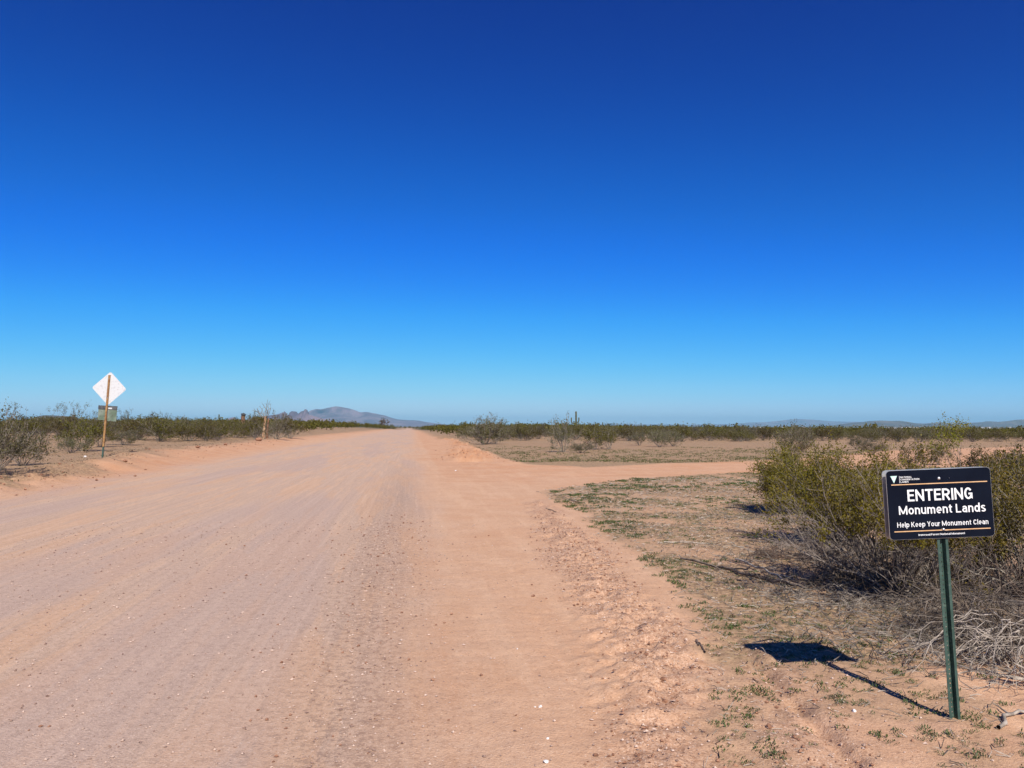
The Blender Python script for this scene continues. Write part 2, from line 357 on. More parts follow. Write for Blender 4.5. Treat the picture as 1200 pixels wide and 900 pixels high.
# ------------------------------------------------------------------ ground sheet
def axis(fine, lo, hi, g, ext_lo, ext_hi, cap=1e9):
    a = list(np.arange(lo, hi, fine)); st = fine
    while a[-1] < ext_hi: st = min(st * g, cap) if a[-1] < 3000 else st * 1.25; a.append(a[-1] + st)
    b = [lo]; st = fine
    while b[-1] > ext_lo: st *= g * 1.03; b.append(b[-1] - st)
    return np.array(b[:0:-1] + a)
gx = axis(.065, -9.5, 9.5, 1.055, -34000, 34000); gy = axis(.034, 1.9, 9.0, 1.016, -20000, 34000)
gx = np.sort(np.concatenate([gx[(gx < -.2) | (gx > 4.2)], np.arange(-.2, 4.2, .032)]))
X, Y = np.meshgrid(gx, gy); X = X.ravel(); Y = Y.ravel(); Z = height(X, Y)
nx, ny = len(gx), len(gy)
i = (np.arange(ny - 1)[:, None] * nx + np.arange(nx - 1)[None]).ravel()
gm = mesh('ground', np.stack([X, Y, Z], 1), np.stack([i, i + 1, i + nx + 1, i + nx], 1), M['ground'], True)
t, s, road, bare, rk, green, far = zones(X, Y)
org = sst(.5, .75, fbm(X * .7, Y * .7, 91)) * .35 + np.exp(-((t + 9.8 + 1.0 * sst(18, 90, s) * 3) / 1.6) ** 2) * .55 + sst(.5, -.4, poly_sd(X, Y, ARC)) * .8 * sst(.45, .6, fbm(X * 1.2, Y * 1.2, 95)) + .35 * sst(18, 30, Y) * (t > 1)
org = np.clip(org * np.where(t > .3, sst(4, 22, Y) * .8 + .2, 1), 0, 1)
for nm, cols in (('zones', (road, bare, rk, green)), ('zones2', (far, org, np.exp(-((t + .25 + .25 * (fbm(t * 0, s * .4, 141) - .5)) / (.38 + .01 * s)) ** 2) * sst(45, 12, s), far * 0 + 1))):
    at_ = gm.attributes.new(nm, 'FLOAT_COLOR', 'POINT'); at_.data.foreach_set('color', np.stack([np.asarray(c, float) for c in cols], 1).astype(np.float32).ravel())
at_ = gm.attributes.new('rt', 'FLOAT_VECTOR', 'POINT'); at_.data.foreach_set('vector', np.stack([t, s, Z * 0], 1).astype(np.float32).ravel())
tag(link('ground', gm), kind='structure')

# ------------------------------------------------------------------ mountains and hills
def ridge(name, prof, D, W, mat, sd, rough=.25):
    prof = np.array(prof, float); px = np.linspace(prof[0, 0], prof[-1, 0], int(max(60, (prof[-1, 0] - prof[0, 0]) * 2.6)))
    base = 503
    hh = (500 - np.interp(px, prof[:, 0], prof[:, 1])) / 900 * D + EYE
    hb = -20; nv = 40; v = np.linspace(-1, 1, nv)
    XX = (px - 600) / 900 * D
    U, Vv = np.meshgrid(XX, v); H = np.tile(hh, (nv, 1)); PX = np.tile(px, (nv, 1))
    fall = (1 - np.abs(Vv)) ** 1.25
    k = 5.0 / W
    rn = 1 - np.abs(2 * fbm(U * k * 1.4 + Vv, Vv * 2.2 + 5, sd, 5) - 1)
    crest = np.exp(-(Vv / .12) ** 2)
    shape = fall * (1 - rough * (1 - crest) * (1.2 - rn) * 1.6)
    edge = np.clip(np.minimum((PX - prof[0, 0]), (prof[-1, 0] - PX)) / 6, 0, 1)
    Zz = hb + (H - hb) * np.clip(shape, 0, 1) * np.where(edge < 1, edge, 1)
    Yy = D + Vv * W + (fbm(U * k * .5, Vv * 0, sd + 7) - .5) * W * .7 * (1 - crest)
    # keep the crest line where it is seen, slope it away on both sides
    Xx = U * (1 + 0 * Yy)
    n = len(px); i = (np.arange(nv - 1)[:, None] * n + np.arange(n - 1)[None]).ravel()
    me = mesh(name, np.stack([Xx.ravel(), Yy.ravel(), Zz.ravel()], 1), np.stack([i, i + 1, i + n + 1, i + n], 1), mat, True)
    return tag(link(name, me), kind='structure')
ridge('mountain', [(250, 500), (262, 494), (268, 490.5), (273, 488.5), (278, 491), (290, 492), (305, 489), (318, 486), (326, 485), (331, 483), (334, 482), (337, 485.5), (339, 486.5), (340.5, 482.5), (343, 481), (347, 481.5), (348.5, 484.5), (351, 483.5), (354, 481), (356.5, 480.5), (358, 478.5), (359.5, 479.5), (360.5, 483.5), (362.5, 485.5), (366, 486), (375, 489), (390, 493), (420, 500)], 7500, 900, M['mountain_rock'], 5, .45)
ridge('mountain', [(345, 500), (356, 489), (364, 480.5), (371, 478.5), (376, 479), (383, 477.5), (390, 475.8), (395, 475.3), (401, 476.2), (408, 477.5), (416, 480), (422, 482.5), (430, 482), (440, 484), (450, 486), (458, 489), (466, 491), (478, 492), (490, 492.5), (500, 494.5), (520, 497), (560, 500)], 13000, 2200, M['mountain_rock'], 11, .22)
ridge('hill', [(20, 500), (34, 493), (42, 489.5), (48, 487.2), (54, 486), (64, 486.2), (76, 487), (86, 488.5), (96, 491), (120, 500)], 3200, 500, M['hill_scrub'], 17, .12)
ridge('hill', [(960, 500), (985, 497.2), (1000, 495), (1012, 494.2), (1020, 493), (1030, 492.5), (1042, 493), (1052, 492.8), (1062, 494), (1072, 496), (1082, 497), (1092, 496), (1100, 494.6), (1108, 495.6), (1118, 497), (1140, 500)], 9000, 1200, M['hill_scrub'], 23, .2)
ridge('hill', [(1110, 500), (1135, 496), (1150, 494.6), (1158, 493.4), (1170, 494.2), (1182, 493), (1194, 491.4), (1206, 491), (1225, 492), (1245, 490), (1280, 493), (1330, 491), (1400, 500)], 10500, 1400, M['hill_scrub'], 29, .2)
ridge('mountain', [(830, 500), (860, 496.5), (880, 494.8), (900, 494.3), (915, 492.6), (932, 490.6), (942, 491), (956, 491.8), (975, 493.6), (1000, 494), (1040, 495), (1080, 495.6), (1120, 495), (1180, 494), (1260, 492), (1340, 500)], 21000, 2600, M['mountain_rock'], 31, .15)
ridge('mountain', [(600, 500), (660, 497.8), (700, 497), (716, 496), (740, 497), (790, 497.6), (850, 496.8), (900, 500)], 23000, 2600, M['mountain_rock'], 37, .15)

# ------------------------------------------------------------------ shrubs
def grow(rng, tubes, tips, p, d, L, r, lvl, P):
    n = 5 if lvl == 0 else 3; pts = [p]
    for _ in range(n):
        d = d + rng.normal(0, P['wig'], 3); d[2] += P['trop'] if lvl else P.get('trop0', P['trop']); d = d / np.linalg.norm(d)
        p = p + d * L / n
        if p[2] < .015: p[2] = .015 + rng.random() * .02; d[2] = abs(d[2]) * .2
        pts.append(p)
    pts = np.array(pts); tubes.append((pts, r, r * .5, lvl))
    if lvl < P['lv']:
        for _ in range(P['k'][lvl]):
            f = rng.uniform(P['f0'], 1); q = f * n; j = min(int(q), n - 1); b = pts[j] + (pts[j + 1] - pts[j]) * (q - j)
            dd = (pts[j + 1] - pts[j]); dd = dd / np.linalg.norm(dd)
            dd = dd + rng.normal(0, P['sp'], 3); dd /= np.linalg.norm(dd)
            grow(rng, tubes, tips, b, dd, L * rng.uniform(.38, .62), max(r * .5, P['rmin']), lvl + 1, P)
    if lvl >= P['lv'] - P.get('leaflv', 0):
        tips.append(pts)
def leaves(rng, tips, per, size, clump, zmin=.0):
    A = []
    for pts in tips:
        f = rng.uniform(.15, 1.05, per) * (len(pts) - 1); j = np.clip(f.astype(int), 0, len(pts) - 2)
        A.append(pts[j] + (pts[j + 1] - pts[j]) * (f - j)[:, None])
    A = np.vstack(A) + rng.normal(0, clump, (len(tips) * per, 3)); A = A[A[:, 2] > zmin]
    n = len(A); a = rng.normal(0, 1, (n, 3)); a[:, 2] += .6; a /= np.linalg.norm(a, axis=1)[:, None]
    b = np.cross(a, rng.normal(0, 1, (n, 3))); b /= np.linalg.norm(b, axis=1)[:, None]
    sz = size * rng.uniform(.6, 1.35, n)[:, None]
    V = np.stack([A - a * sz * .5, A + b * sz * .3, A + a * sz * .5, A - b * sz * .3], 1).reshape(-1, 3)
    return V, np.arange(n * 4).reshape(-1, 4)
def shrub_meshes(name, seed, stems, H, tilt, P, per, size, clump, leafm='creosote_leaf', stemm='grey_twig', r=.012, k=3, zmin=0):
    rng = np.random.default_rng(seed); tubes = []; tips = []
    for q in range(stems):
        az = rng.uniform(0, 2 * np.pi); tl = abs(rng.normal(tilt, .28)); tl = min(tl, P.get('maxtilt', 1.35))
        d = np.array([math.cos(az) * math.sin(tl), math.sin(az) * math.sin(tl), math.cos(tl)])
        p = np.array([math.cos(az), math.sin(az), 0]) * rng.uniform(0, .12) * H
        grow(rng, tubes, tips, p, d, H * rng.uniform(.7, 1.12) * (1 if tl < 1 else .8), r * rng.uniform(.6, 1.1), 0, P)
    g = Geo()
    for pts, r0, r1, lvl in tubes: g.tube(pts, r0, r1, k)
    sm = g.mesh(name + '_stems', M[stemm]); fm = None
    if per:
        if P.get('clumpy'):
            c_ = np.array([t[-1] for t in tips]); kf = P['clumpy']
            keep = fbm(c_[:, 0] * kf + c_[:, 2] * 2.1, c_[:, 1] * kf - c_[:, 2] * 1.7, seed) + .10 * c_[:, 2] > P.get('cut', .50)
            tips = [t for t, q in zip(tips, keep) if q]
        V, F = leaves(rng, tips, per, size, clump, zmin); fm = mesh(name + '_foliage', V, F, M[leafm])
    zs_ = np.sort(vz(fm or sm)); HT[sm.name] = float(zs_[int(len(zs_) * .97)])
    return sm, fm
HT = {}
def vz(me):
    v = np.empty(len(me.vertices) * 3, np.float32); me.vertices.foreach_get('co', v); return v[2::3]
def place(name, sm, fm, loc, label, group=None, cat='bush', rz=0, sc_=1, zs=1):
    e = link(name, None, None, loc, (0, 0, rz), (sc_, sc_, sc_ * zs)); e.empty_display_size = .3
    link('stems', sm, e)
    if fm: link('foliage', fm, e)
    tag(e, label, cat, group); return e
PC = dict(wig=.16, trop=.10, trop0=.05, lv=2, k=(6, 4), f0=.35, sp=.42, rmin=.0017, leaflv=0)

# the close ones behind the monument sign
PN = dict(PC, clumpy=3.6, cut=.47, k=(7, 5))
g1 = shrub_meshes('creosote', 101, 46, .90, .75, PN, 32, .021, .024, r=.008, zmin=.50)
place('creosote_bush', *g1, at(1052, 700), 'largest creosote bush right behind the dark monument sign, bare grey branches underneath', 'creosote bushes beside the monument sign', sc_=1.12)
g2 = shrub_meshes('creosote', 102, 40, .86, .72, PN, 34, .024, .030, r=.009, zmin=.25)
place('creosote_bush', *g2, at(990, 640), 'middle creosote bush of the clump left of the monument sign', 'creosote bushes beside the monument sign', sc_=1.0, rz=1)
g3 = shrub_meshes('creosote', 103, 42, .84, .85, PN, 34, .027, .036, r=.010, zmin=.12)
place('creosote_bush', *g3, at(938, 602), 'dense green creosote bush at the near edge of the side road, leftmost of its clump', 'creosote bushes beside the monument sign', sc_=1.0, rz=2)
g4 = shrub_meshes('creosote', 104, 30, .92, .62, dict(PC, k=(6, 5), clumpy=3.5, cut=.44), 30, .022, .026, r=.008)
place('creosote_bush', *g4, at(1215, 705), 'sparse creosote bush at the right edge of the picture beside the monument sign', 'creosote bushes beside the monument sign', rz=.5)
place('creosote_bush', *g3, at(1105, 622), 'creosote bush hidden mostly by the monument sign, its green top just above it', 'creosote bushes beside the monument sign', sc_=.72, rz=4)
g5 = shrub_meshes('creosote', 105, 3, 1.35, .12, dict(PC, k=(4, 4), f0=.74, trop0=.14, sp=.3), 30, .034, .05, r=.010)
place('creosote_bush', *g5, spot(1127, 15), 'tall thin creosote bush whose two leafy tips rise above the skyline over the monument sign', cat='bush', sc_=1.72 / HT[g5[0].name])

# dead brush
PD = dict(wig=.30, trop=-.10, trop0=-.13, lv=2, k=(6, 4), f0=.3, sp=.5, rmin=.0018, maxtilt=1.5)
def dead(name, loc, seed, stems, H, tilt, P, label, matn='bleached_twig', r=.009, group='dead brush', sc_=1):
    sm, _ = shrub_meshes('dead_brush', seed, stems, H, tilt, P, 0, 0, 0, stemm=matn, r=r)
    e = link(name, sm, None, loc, (0, 0, seed), (sc_,) * 3); tag(e, label, 'dead brush', group); return e
dead('dead_branches', at(1015, 686), 201, 44, .72, .85, PD, 'dense upright dead twigs under the big bush left of the sign', 'brown_twig')
dead('dead_branches', at(1075, 690), 202, 40, .62, .95, PD, 'grey tangle of dead twigs directly behind the green sign post', 'brown_twig')
dead('dead_branches', at(1215, 800), 203, 16, .55, 1.25, dict(PD, trop0=-.06, trop=-.04, wig=.24, k=(5, 3)), 'bleached dead branches lying at the right edge of the picture near the post foot')
dead('dead_branches', at(1165, 745), 204, 70, .62, 1.12, PD, 'dark brushwood heap to the right of the sign post', 'brown_twig', r=.007)
dead('dead_branches', at(930, 655), 205, 14, .5, 1.25, PD, 'low brown dead twigs left of the big bush, beside the fallen branch', 'brown_twig', r=.006)
dead('dead_branches', at(1130, 668), 206, 50, .55, 1.0, PD, 'brown twig heap under the sign between post and right-hand bush', 'brown_twig', r=.006)
dead('dead_branches', at(1195, 700), 207, 60, .62, 1.0, PD, 'brown twig heap below the sparse bush at the right edge', 'brown_twig', r=.007)
dead('dead_branches', at(960, 625), 208, 22, .5, 1.05, PD, 'grey twig litter heap between the two left-hand creosote bushes', 'grey_twig', r=.007)

def droop(loc, seed, n, R0, H0, label, matn='bleached_twig', face=-1.57, spread=1.2):
    rng = np.random.default_rng(seed); g = Geo()
    for q in range(n):
        a = face + rng.normal(0, spread); L = rng.uniform(.5, 1.1) * R0; h0 = H0 * rng.uniform(.7, 1.1); st = rng.normal(0, .10, 2)
        T = np.linspace(0, 1, 9); z = h0 * (1 + .35 * T - 1.35 * T ** 2) ; z = np.maximum(z, .012)
        P = np.stack([st[0] + np.cos(a) * L * T, st[1] + np.sin(a) * L * T, z], 1) + np.cumsum(rng.normal(0, .008, (9, 3)), 0); P[:, 2] = np.maximum(P[:, 2], .01)
        P[1:] += rng.normal(0, .013, (8, 3)); P[:, 2] = np.maximum(P[:, 2], .01); r0 = rng.uniform(.0025, .0062); g.tube(P, r0, r0 * .3, 4)
        for _ in range(6):
            j = rng.integers(2, 8); d = (P[j + 1] - P[j]); d /= np.linalg.norm(d); d = d + rng.normal(0, .5, 3); l = rng.uniform(.08, .25)
            B = np.array([P[j] + d * l * f + np.array([0, 0, -.12]) * (l * f * f) for f in np.linspace(0, 1, 4)]); B[:, 2] = np.maximum(B[:, 2], .01); g.tube(B, r0 * .5, r0 * .2, 3)
    tag(link('dead_branches', g.mesh('dead_branches', M[matn]), None, loc), label, 'dead brush', 'dead brush')
droop(at(1000, 668), 301, 16, .50, .42, 'pale dead branches arching to the ground left of the sign, from the big bush')
droop(at(1062, 690), 302, 16, .50, .40, 'pale dead branches arching to the ground just left of the green post')
droop(at(1200, 775), 303, 20, .85, .26, 'whitish dead branches reaching left and down at the right edge', face=-2.7, spread=.7)
droop(at(1150, 735), 305, 22, .8, .25, 'grey dead branches sprawling low to the right of the green post', 'grey_twig', face=-2.2, spread=1.0)
droop(at(945, 640), 304, 10, .40, .22, 'thin dead branches arching beside the fallen dark branch', 'grey_twig')
# fallen branches and sticks
def stick(pix, r0, r1, label, matn='bleached_twig', forks=0, seed=1, cat='stick', name='fallen_stick', lift=.012):
    rng = np.random.default_rng(seed); P = []
    for px, py in pix:
        q = at(px, py); P.append((q.x, q.y, q.z + lift))
    P = np.array(P); T = np.linspace(0, len(P) - 1, len(P) * 3)
    Q = np.stack([np.interp(T, np.arange(len(P)), P[:, c]) for c in range(3)], 1); Q[1:-1] += rng.normal(0, r0 * .8, (len(Q) - 2, 3)); o = Q[0].copy()
    Q -= o; g = Geo(); g.tube(Q, r0, r1, 6)
    for f in range(forks):
        j = rng.integers(2, len(Q) - 2); d = (Q[j + 1] - Q[j]); d /= np.linalg.norm(d); d = d + rng.normal(0, .55, 3); d[2] = abs(d[2]) * .4
        L = rng.uniform(.12, .35); B = [Q[j] + d * L * a + rng.normal(0, .008, 3) * a for a in np.linspace(0, 1, 5)]
        g.tube(B, r0 * .5, r1 * .4, 4)
    tag(link(name, g.mesh(name, M[matn], True), None, o), label, cat)
stick([(798, 657), (850, 668), (900, 683), (935, 690)], .014, .02, 'long dark fallen branch lying left of the big creosote bush', 'brown_twig', 6, 3, 'branch', 'fallen_branch', .03)
stick([(862, 660), (895, 672), (925, 689)], .010, .012, 'short pale branch lying across the dark fallen branch', 'bleached_twig', 3, 4, 'branch', 'fallen_branch', .05)
stick([(778, 636), (820, 637), (872, 642)], .011, .006, 'long straight bleached stick on the weedy ground left of the bushes', 'bleached_twig', 0, 5)
stick([(816, 752), (826, 766)], .009, .007, 'short dark stick lying on the bare dirt left of the sign shadow', 'brown_twig', 0, 6)
stick([(668, 586), (682, 590)], .014, .006, 'small curved dark stick near the corner of the side road', 'brown_twig', 1, 7)
stick([(1170, 855), (1182, 840), (1205, 836)], .012, .008, 'pale bent stick on the ground right of the post foot', 'bleached_twig', 1, 8)
stick([(930, 706), (955, 708), (968, 716)], .008, .005, 'thin pale stick above the sign shadow', 'bleached_twig', 1, 9)
stick([(640, 566 + 30), (652, 600)], .010, .006, 'tiny twig beside the smooth side road corner', 'brown_twig', 0, 10)

# loose stones, each on its own
def stone(px, py, size, matn, label, seed, cat='stone', name='loose_stone'):
    rng = np.random.default_rng(seed); q = at(px, py)
    import bmesh
    bm = bmesh.new(); bmesh.ops.create_icosphere(bm, subdivisions=2, radius=.5)
    dirs = rng.normal(0, 1, (6, 3)); sc3 = rng.uniform(.65, 1.15, 3)
    for v in bm.verts:
        c = np.array(v.co); u = c / np.linalg.norm(c)
        for d in dirs:
            d = d / np.linalg.norm(d); k = u @ d
            if k > .72: c = c * (.72 / k)
        v.co = Vector(c * sc3 * (size, size, size * .7))
    me = bpy.data.meshes.new(name); bm.to_mesh(me); bm.free(); me.materials.append(M[matn])
    tag(link(name, me, None, (q.x, q.y, q.z + size * .18), (0, 0, rng.uniform(0, 6))), label, cat, 'stones and clods on the verge')
for a in [(633, 829, .030, 'white_stone', 'white stone in the sandy wheel path, with a smaller one to its left', 1),
          (627, 829, .016, 'white_stone', 'small white pebble touching the left of a bigger white stone in the wheel path', 2),
          (640, 894, .034, 'white_stone', 'white stone at the bottom edge of the picture on the sandy verge', 3),
          (642, 866, .020, 'white_stone', 'white pebble just above the white stone at the bottom edge', 4),
          (606, 761, .020, 'white_stone', 'pale pebble on the sandy path right of the gravel road', 5),
          (757, 768, .045, 'clod', 'dark clod beside the reddish patch of the stony verge', 6),
          (778, 797, .045, 'clod', 'dark clod low on the stony ridge, above the lowest dark one', 7),
          (779, 823, .040, 'clod', 'lowest dark clod on the stony ridge of the verge', 8),
          (625, 699, .045, 'clod', 'brown stone on the left edge of the stony verge', 9),
          (640, 702, .026, 'clod', 'small brown stone right of the brown stone at the verge edge', 10),
          (702, 645, .06, 'clod', 'dark clod in the middle of the verge with a twig beside it', 11),
          (660, 625, .055, 'clod', 'reddish clod on the upper verge below the side road', 12),
          (901, 853, .040, 'clod', 'dark stone at the lower left of the sign post on the tan soil', 13),
          (778, 753, .040, 'clod', 'small dark clod uphill of the reddish patch on the verge', 14),
          (1001, 834, .035, 'white_stone', 'pale stone in the soil left of the post foot', 15),
          (500, 582, .0, None, None, 16)]:
    if a[3]: stone(*a)
for a in [(303, 516.5, .55, 'clod', 'largest red earth clod on the left berm near the dead trunk', 21), (146, 541, .22, 'clod', 'dark red clod on the left berm just right of the diamond sign post', 22),
          (232, 525, .3, 'clod', 'small red clod on the left berm between the diamond sign and dead trunk', 23), (264, 521.5, .3, 'clod', 'red clod on the left berm nearest the big clod', 24),
          (100, 536, .18, 'white_stone', 'white stone on the soil left of the diamond sign post', 25), (534, 552, .09, 'white_stone', 'white stone at the mouth of the side road', 26)]:
    stone(*a)

# ------------------------------------------------------------------ shared mid-distance shrubs
PM = dict(wig=.15, trop=.08, trop0=.03, lv=2, k=(4, 3), f0=.35, sp=.40, rmin=.007)
CR = [shrub_meshes('creosote_mid', 300 + q, 20, 1.5, .55, PM, 11, .085, .07, 'scrub_leaf', 'grey_twig', r=.016) for q in range(6)]
GB = [shrub_meshes('grey_mid', 320 + q, 26, 1.3, .6, dict(PM, k=(5, 4), rmin=.005), 6, .065, .05, 'grey_leaf', 'grey_twig', r=.012) for q in range(3)]
TL = [shrub_meshes('tall_mid', 340 + q, 5, 2.6, .20, dict(PM, k=(3, 4), f0=.75, trop0=.06, sp=.5), 9, .11, .10, 'grey_leaf', 'brown_twig', r=.03) for q in range(3)]
MIX = [shrub_meshes('mixed_mid', 350 + q, 26, 1.5, .6, PM, 5, .08, .06, 'grey_leaf', 'grey_twig', r=.018) for q in range(2)]
def put(kind, px, py, toppx, label, group=None, rz=0, wide=1.0, Y=None, cat='bush', name='creosote_bush'):
    sets = {'c': CR, 'g': GB, 't': TL, 'm': MIX}[kind]; q = int(abs(px) * 7 + 3) % len(sets)
    p = at(px, py) if Y is None else spot(px, Y)
    H = HT[sets[q][0].name]; want = (500 - toppx) / 900 * p.y + EYE - p.z
    s_ = want / H
    e = place(name, *sets[q], p, label, group, cat, rz or px, s_); e.scale = (s_ * wide, s_ * wide, s_); return e
G1 = 'shrubs standing apart on the open ground'
put('m', 568, 521, 489, 'pale twiggy bush beyond the side road, first one right of the main road', G1, wide=1.25)
put('c', 580, 520, 495, 'green bush right beside the pale twiggy bush beyond the side road', G1)
put('c', 610, 516.5, 497, 'small green round bush standing alone right of the pale twiggy bush', G1, wide=.8)
put('m', 660, 530, 491, 'large grey twiggy bush below the big saguaro, nearest of those beyond the side road', G1, wide=.62)
put('g', 682, 531, 519, 'low mound of dead twigs at the right foot of the large grey bush', G1, wide=2.0, name='dead_brush', cat='dead brush')
put('c', 697, 527, 500, 'left one of the two green bushes right of the large grey bush', G1, wide=.9)
put('c', 714, 526.5, 501, 'right one of the two green bushes right of the large grey bush', G1, wide=.9)
put('g', 749, 522, 505, 'grey bush in the first row beyond the side road, left of three', G1, wide=.9)
put('g', 773, 524, 506, 'grey green bush in the first row beyond the side road, middle of three', G1, wide=1.2, name='grey_bush')
put('g', 789, 523, 505, 'grey green bush in the first row beyond the side road, right of three', G1, name='grey_bush')
put('g', 1022, 533, 516, 'bare grey bush between the side road and the green band, above the sign left corner', G1, wide=1.5, name='grey_bush')
put('g', 1004, 527, 511, 'bare grey bush slightly farther left behind the other one above the sign left corner', G1, wide=1.2, name='grey_bush')
put('g', 930, 540, 503, 'dry thin bush rising behind the dense green bush by the side road', G1, wide=.9, name='grey_bush')
put('c', 1070, 560, 522, 'low green bush just above the top edge of the monument sign, left of its bolt', G1, wide=1.0)
put('c', 1100, 545, 520, 'low green bush behind the top edge of the sign', G1, wide=1.0)
put('c', 1150, 562, 526, 'low olive bush above the right half of the monument sign', G1, wide=1.3)
put('g', 1190, 560, 524, 'bare twiggy bush at the right edge above the monument sign', G1, wide=1.1, name='grey_bush')
put('c', 1172, 606, 545, 'sparse olive bush directly right of the monument sign', G1, wide=.9)
put('c', 1205, 590, 530, 'olive bush cut by the right edge of the picture, level with the sign', G1, wide=.9)
put('g', -8, 558, 490, 'big brownish bush at the left edge of the picture casting shadows on the dirt', G1, wide=.95, name='grey_bush')
put('c', -12, 552, 488, 'green bush at the very left edge behind the brownish one', G1, wide=.8)
put('g', 26, 546, 502, 'grey bush right of the big brownish one at the left edge', G1, wide=1.1, name='grey_bush')
put('c', 97, 529, 492, 'green bush just left of the diamond sign post', G1, wide=1.15)
put('g', 84, 531, 513, 'low dead shrub left of the green bush by the diamond sign', G1, wide=1.4, name='dead_brush', cat='dead brush')
put('c', 118, 524, 493, 'green bush directly behind the diamond sign post', G1, wide=.9)
put('g', 146, 522, 503, 'grey dead looking bush just right of the diamond sign post', G1, wide=1.7, name='grey_bush')
put('c', 190, 516, 495, 'green bush on the left flat halfway between diamond sign and dead trunk', G1)
put('c', 242, 517, 493, 'green bush left of the dark capped stump', G1)
put('c', 300, 515, 487, 'green bush between the capped stump and the forked dead trunk', G1, wide=.9)
put('m', 324, 515, 486, 'twiggy grey bush directly right of the forked dead trunk', G1, wide=.8)
put('c', 340, 514, 489, 'green bush second right of the forked dead trunk', G1)
G2 = 'tall thin shrubs rising over the left skyline'
for px, tp, YY, lb in [(3, 472, 60, 'tall thin shrub over the skyline at the left edge'), (67, 473, 75, 'tall thin shrub over the small dark hill, left of a pair'), (86, 471, 75, 'tall thin shrub over the small dark hill, right of a pair'),
                       (99, 479, 80, 'tall thin shrub just left of the small plate on the diamond sign post'), (141, 483, 85, 'tall thin shrub just right of the plate on the diamond sign post'),
                       (152, 479, 85, 'tallest thin shrub right of the diamond sign'), (179, 482, 90, 'tall thin shrub well right of the diamond sign, left of a pair'), (192, 484, 95, 'tall thin shrub well right of the diamond sign, right of a pair'),
                       (110, 481, 88, 'tall thin shrub behind the small plate of the diamond sign')]:
    put('t', px, 0, tp, lb, G2, Y=YY, wide=.75, name='tall_shrub')

# individuals of the two scrub bands, then the mass beyond
rng = np.random.default_rng(77)
cand = []
for k in range(5200):
    Yv = 62 + 520 * rng.random() ** 1.5; az = rng.uniform(-.75, .78); x = math.tan(az) * Yv
    t_, s_ = road_ts(x, Yv)
    if t_ > -4:
        if t_ < 5.0 + rng.random() * 2: continue
        if Yv < 82 + 8 * fbm(np.array([x * .07]), np.array([3.]), 5)[0] + rng.random() * 6: continue
        if x > 20 and Yv < 88 + .10 * x: continue
    else:
        if t_ > -17.5 - rng.random() * 2 + 6 * sst(150, 450, s_): continue
        if Yv < 78 - 6 * (x < -35) + rng.random() * 8 and t_ < -24: continue
    cand.append((Yv, x))
cand.sort(); kept = []
for Yv, x in cand:
    if all((Yv - b) ** 2 + (x - a) ** 2 > 2.2 ** 2 for b, a in kept[-160:]): kept.append((Yv, x))
vis = [(y, x) for y, x in kept if abs(x / y) < .69]
N = 255
BAND = []; GB_L = 'bushes of the left scrub band'; GB_R = 'bushes of the right scrub band'
for q, (Yv, x) in enumerate(vis[:N]):
    kind = 'c' if rng.random() < .80 else ('g' if rng.random() < .6 else 'm')
    sets = {'c': CR, 'g': GB, 'm': MIX}[kind]; sm, fm = sets[q % len(sets)]
    left = x / Yv < -.13
    h = (1.62 if not left else 1.72) * rng.uniform(.74, 1.14) / HT[sm.name]
    px = 600 + 900 * x / Yv; kd = {'c': 'green', 'g': 'greyish', 'm': 'twiggy pale'}[kind]
    SEC = [(60, 'left of the small dark hill'), (112, 'below the small dark hill'), (175, 'just right of the diamond sign'), (235, "between diamond sign and stump"), (280, 'just left of the capped stump'), (312, "between stump and dead tree"),
           (360, 'under the jagged peaks'), (410, 'under the highest mountain peak'), (484, 'left of the far end of the road'), (530, 'right of the far end of the road'), (560, 'just left of the pale twiggy bush'), (600, 'behind the pale twiggy bush'),
           (645, "between pale bush and big saguaro"), (700, "around the big saguaro"), (760, 'just right of the big saguaro'), (820, "well right of the big saguaro"), (880, 'left above the near creosotes'), (950, "above the near creosotes"), (1035, "left above the monument sign"), (1110, "above the monument sign's left half"), (1170, "above the monument sign's right half"), (9999, 'at the right edge of the picture')]
    sec = next(b for a, b in SEC if px < a); row = 'front row' if Yv < 100 else ('second row' if Yv < 125 else ('middle' if Yv < 170 else 'back'))
    lab = (kd, row, sec, px)
    e = place('creosote_bush', sm, fm, (x, Yv, hz(x, Yv) - .03), 'bush', GB_L if left else GB_R, 'bush', rng.uniform(0, 6), h, 1)
    e.scale = (h * 1.3, h * 1.3, h); BAND.append((lab, e))
ORD = ['', 'second', 'third', 'fourth', 'fifth', 'sixth', 'seventh', 'eighth', 'ninth', 'tenth', 'eleventh', 'twelfth', 'thirteenth', 'fourteenth', 'fifteenth', 'sixteenth']
keys = {}
for lab, e in BAND: keys.setdefault(lab[:3], []).append((lab[3], e))
for (kd, row, sec), L in keys.items():
    L.sort(key=lambda a: a[0])
    for q, (_, e) in enumerate(L):
        e['label'] = (f'only {kd} bush' if len(L) == 1 else (f'leftmost {kd} bush' if q == 0 else f'{ORD[min(q, 15)]} {kd} bush from the left')) + f', {row}, {sec}'
rest = [p for p in kept if p not in set(vis[:N])]
lo = []
for q in range(4):
    sm, fm = shrub_meshes('scrub_far', 400 + q, 9, 1.5, .6, dict(PM, lv=1, k=(4,)), 4, .30, .14, 'scrub_leaf')
    V = np.empty(len(fm.vertices) * 3, np.float32); fm.vertices.foreach_get('co', V); lo.append(V.reshape(-1, 3))
VV = []
pts = list(rest)
for k in range(2200):
    Yv = 420 + 2600 * rng.random() ** 2; x = math.tan(rng.uniform(-.75, .78)) * Yv; t_, s_ = road_ts(x, Yv)
    if -17 < t_ < 5 and Yv < 900: continue
    pts.append((Yv, x))
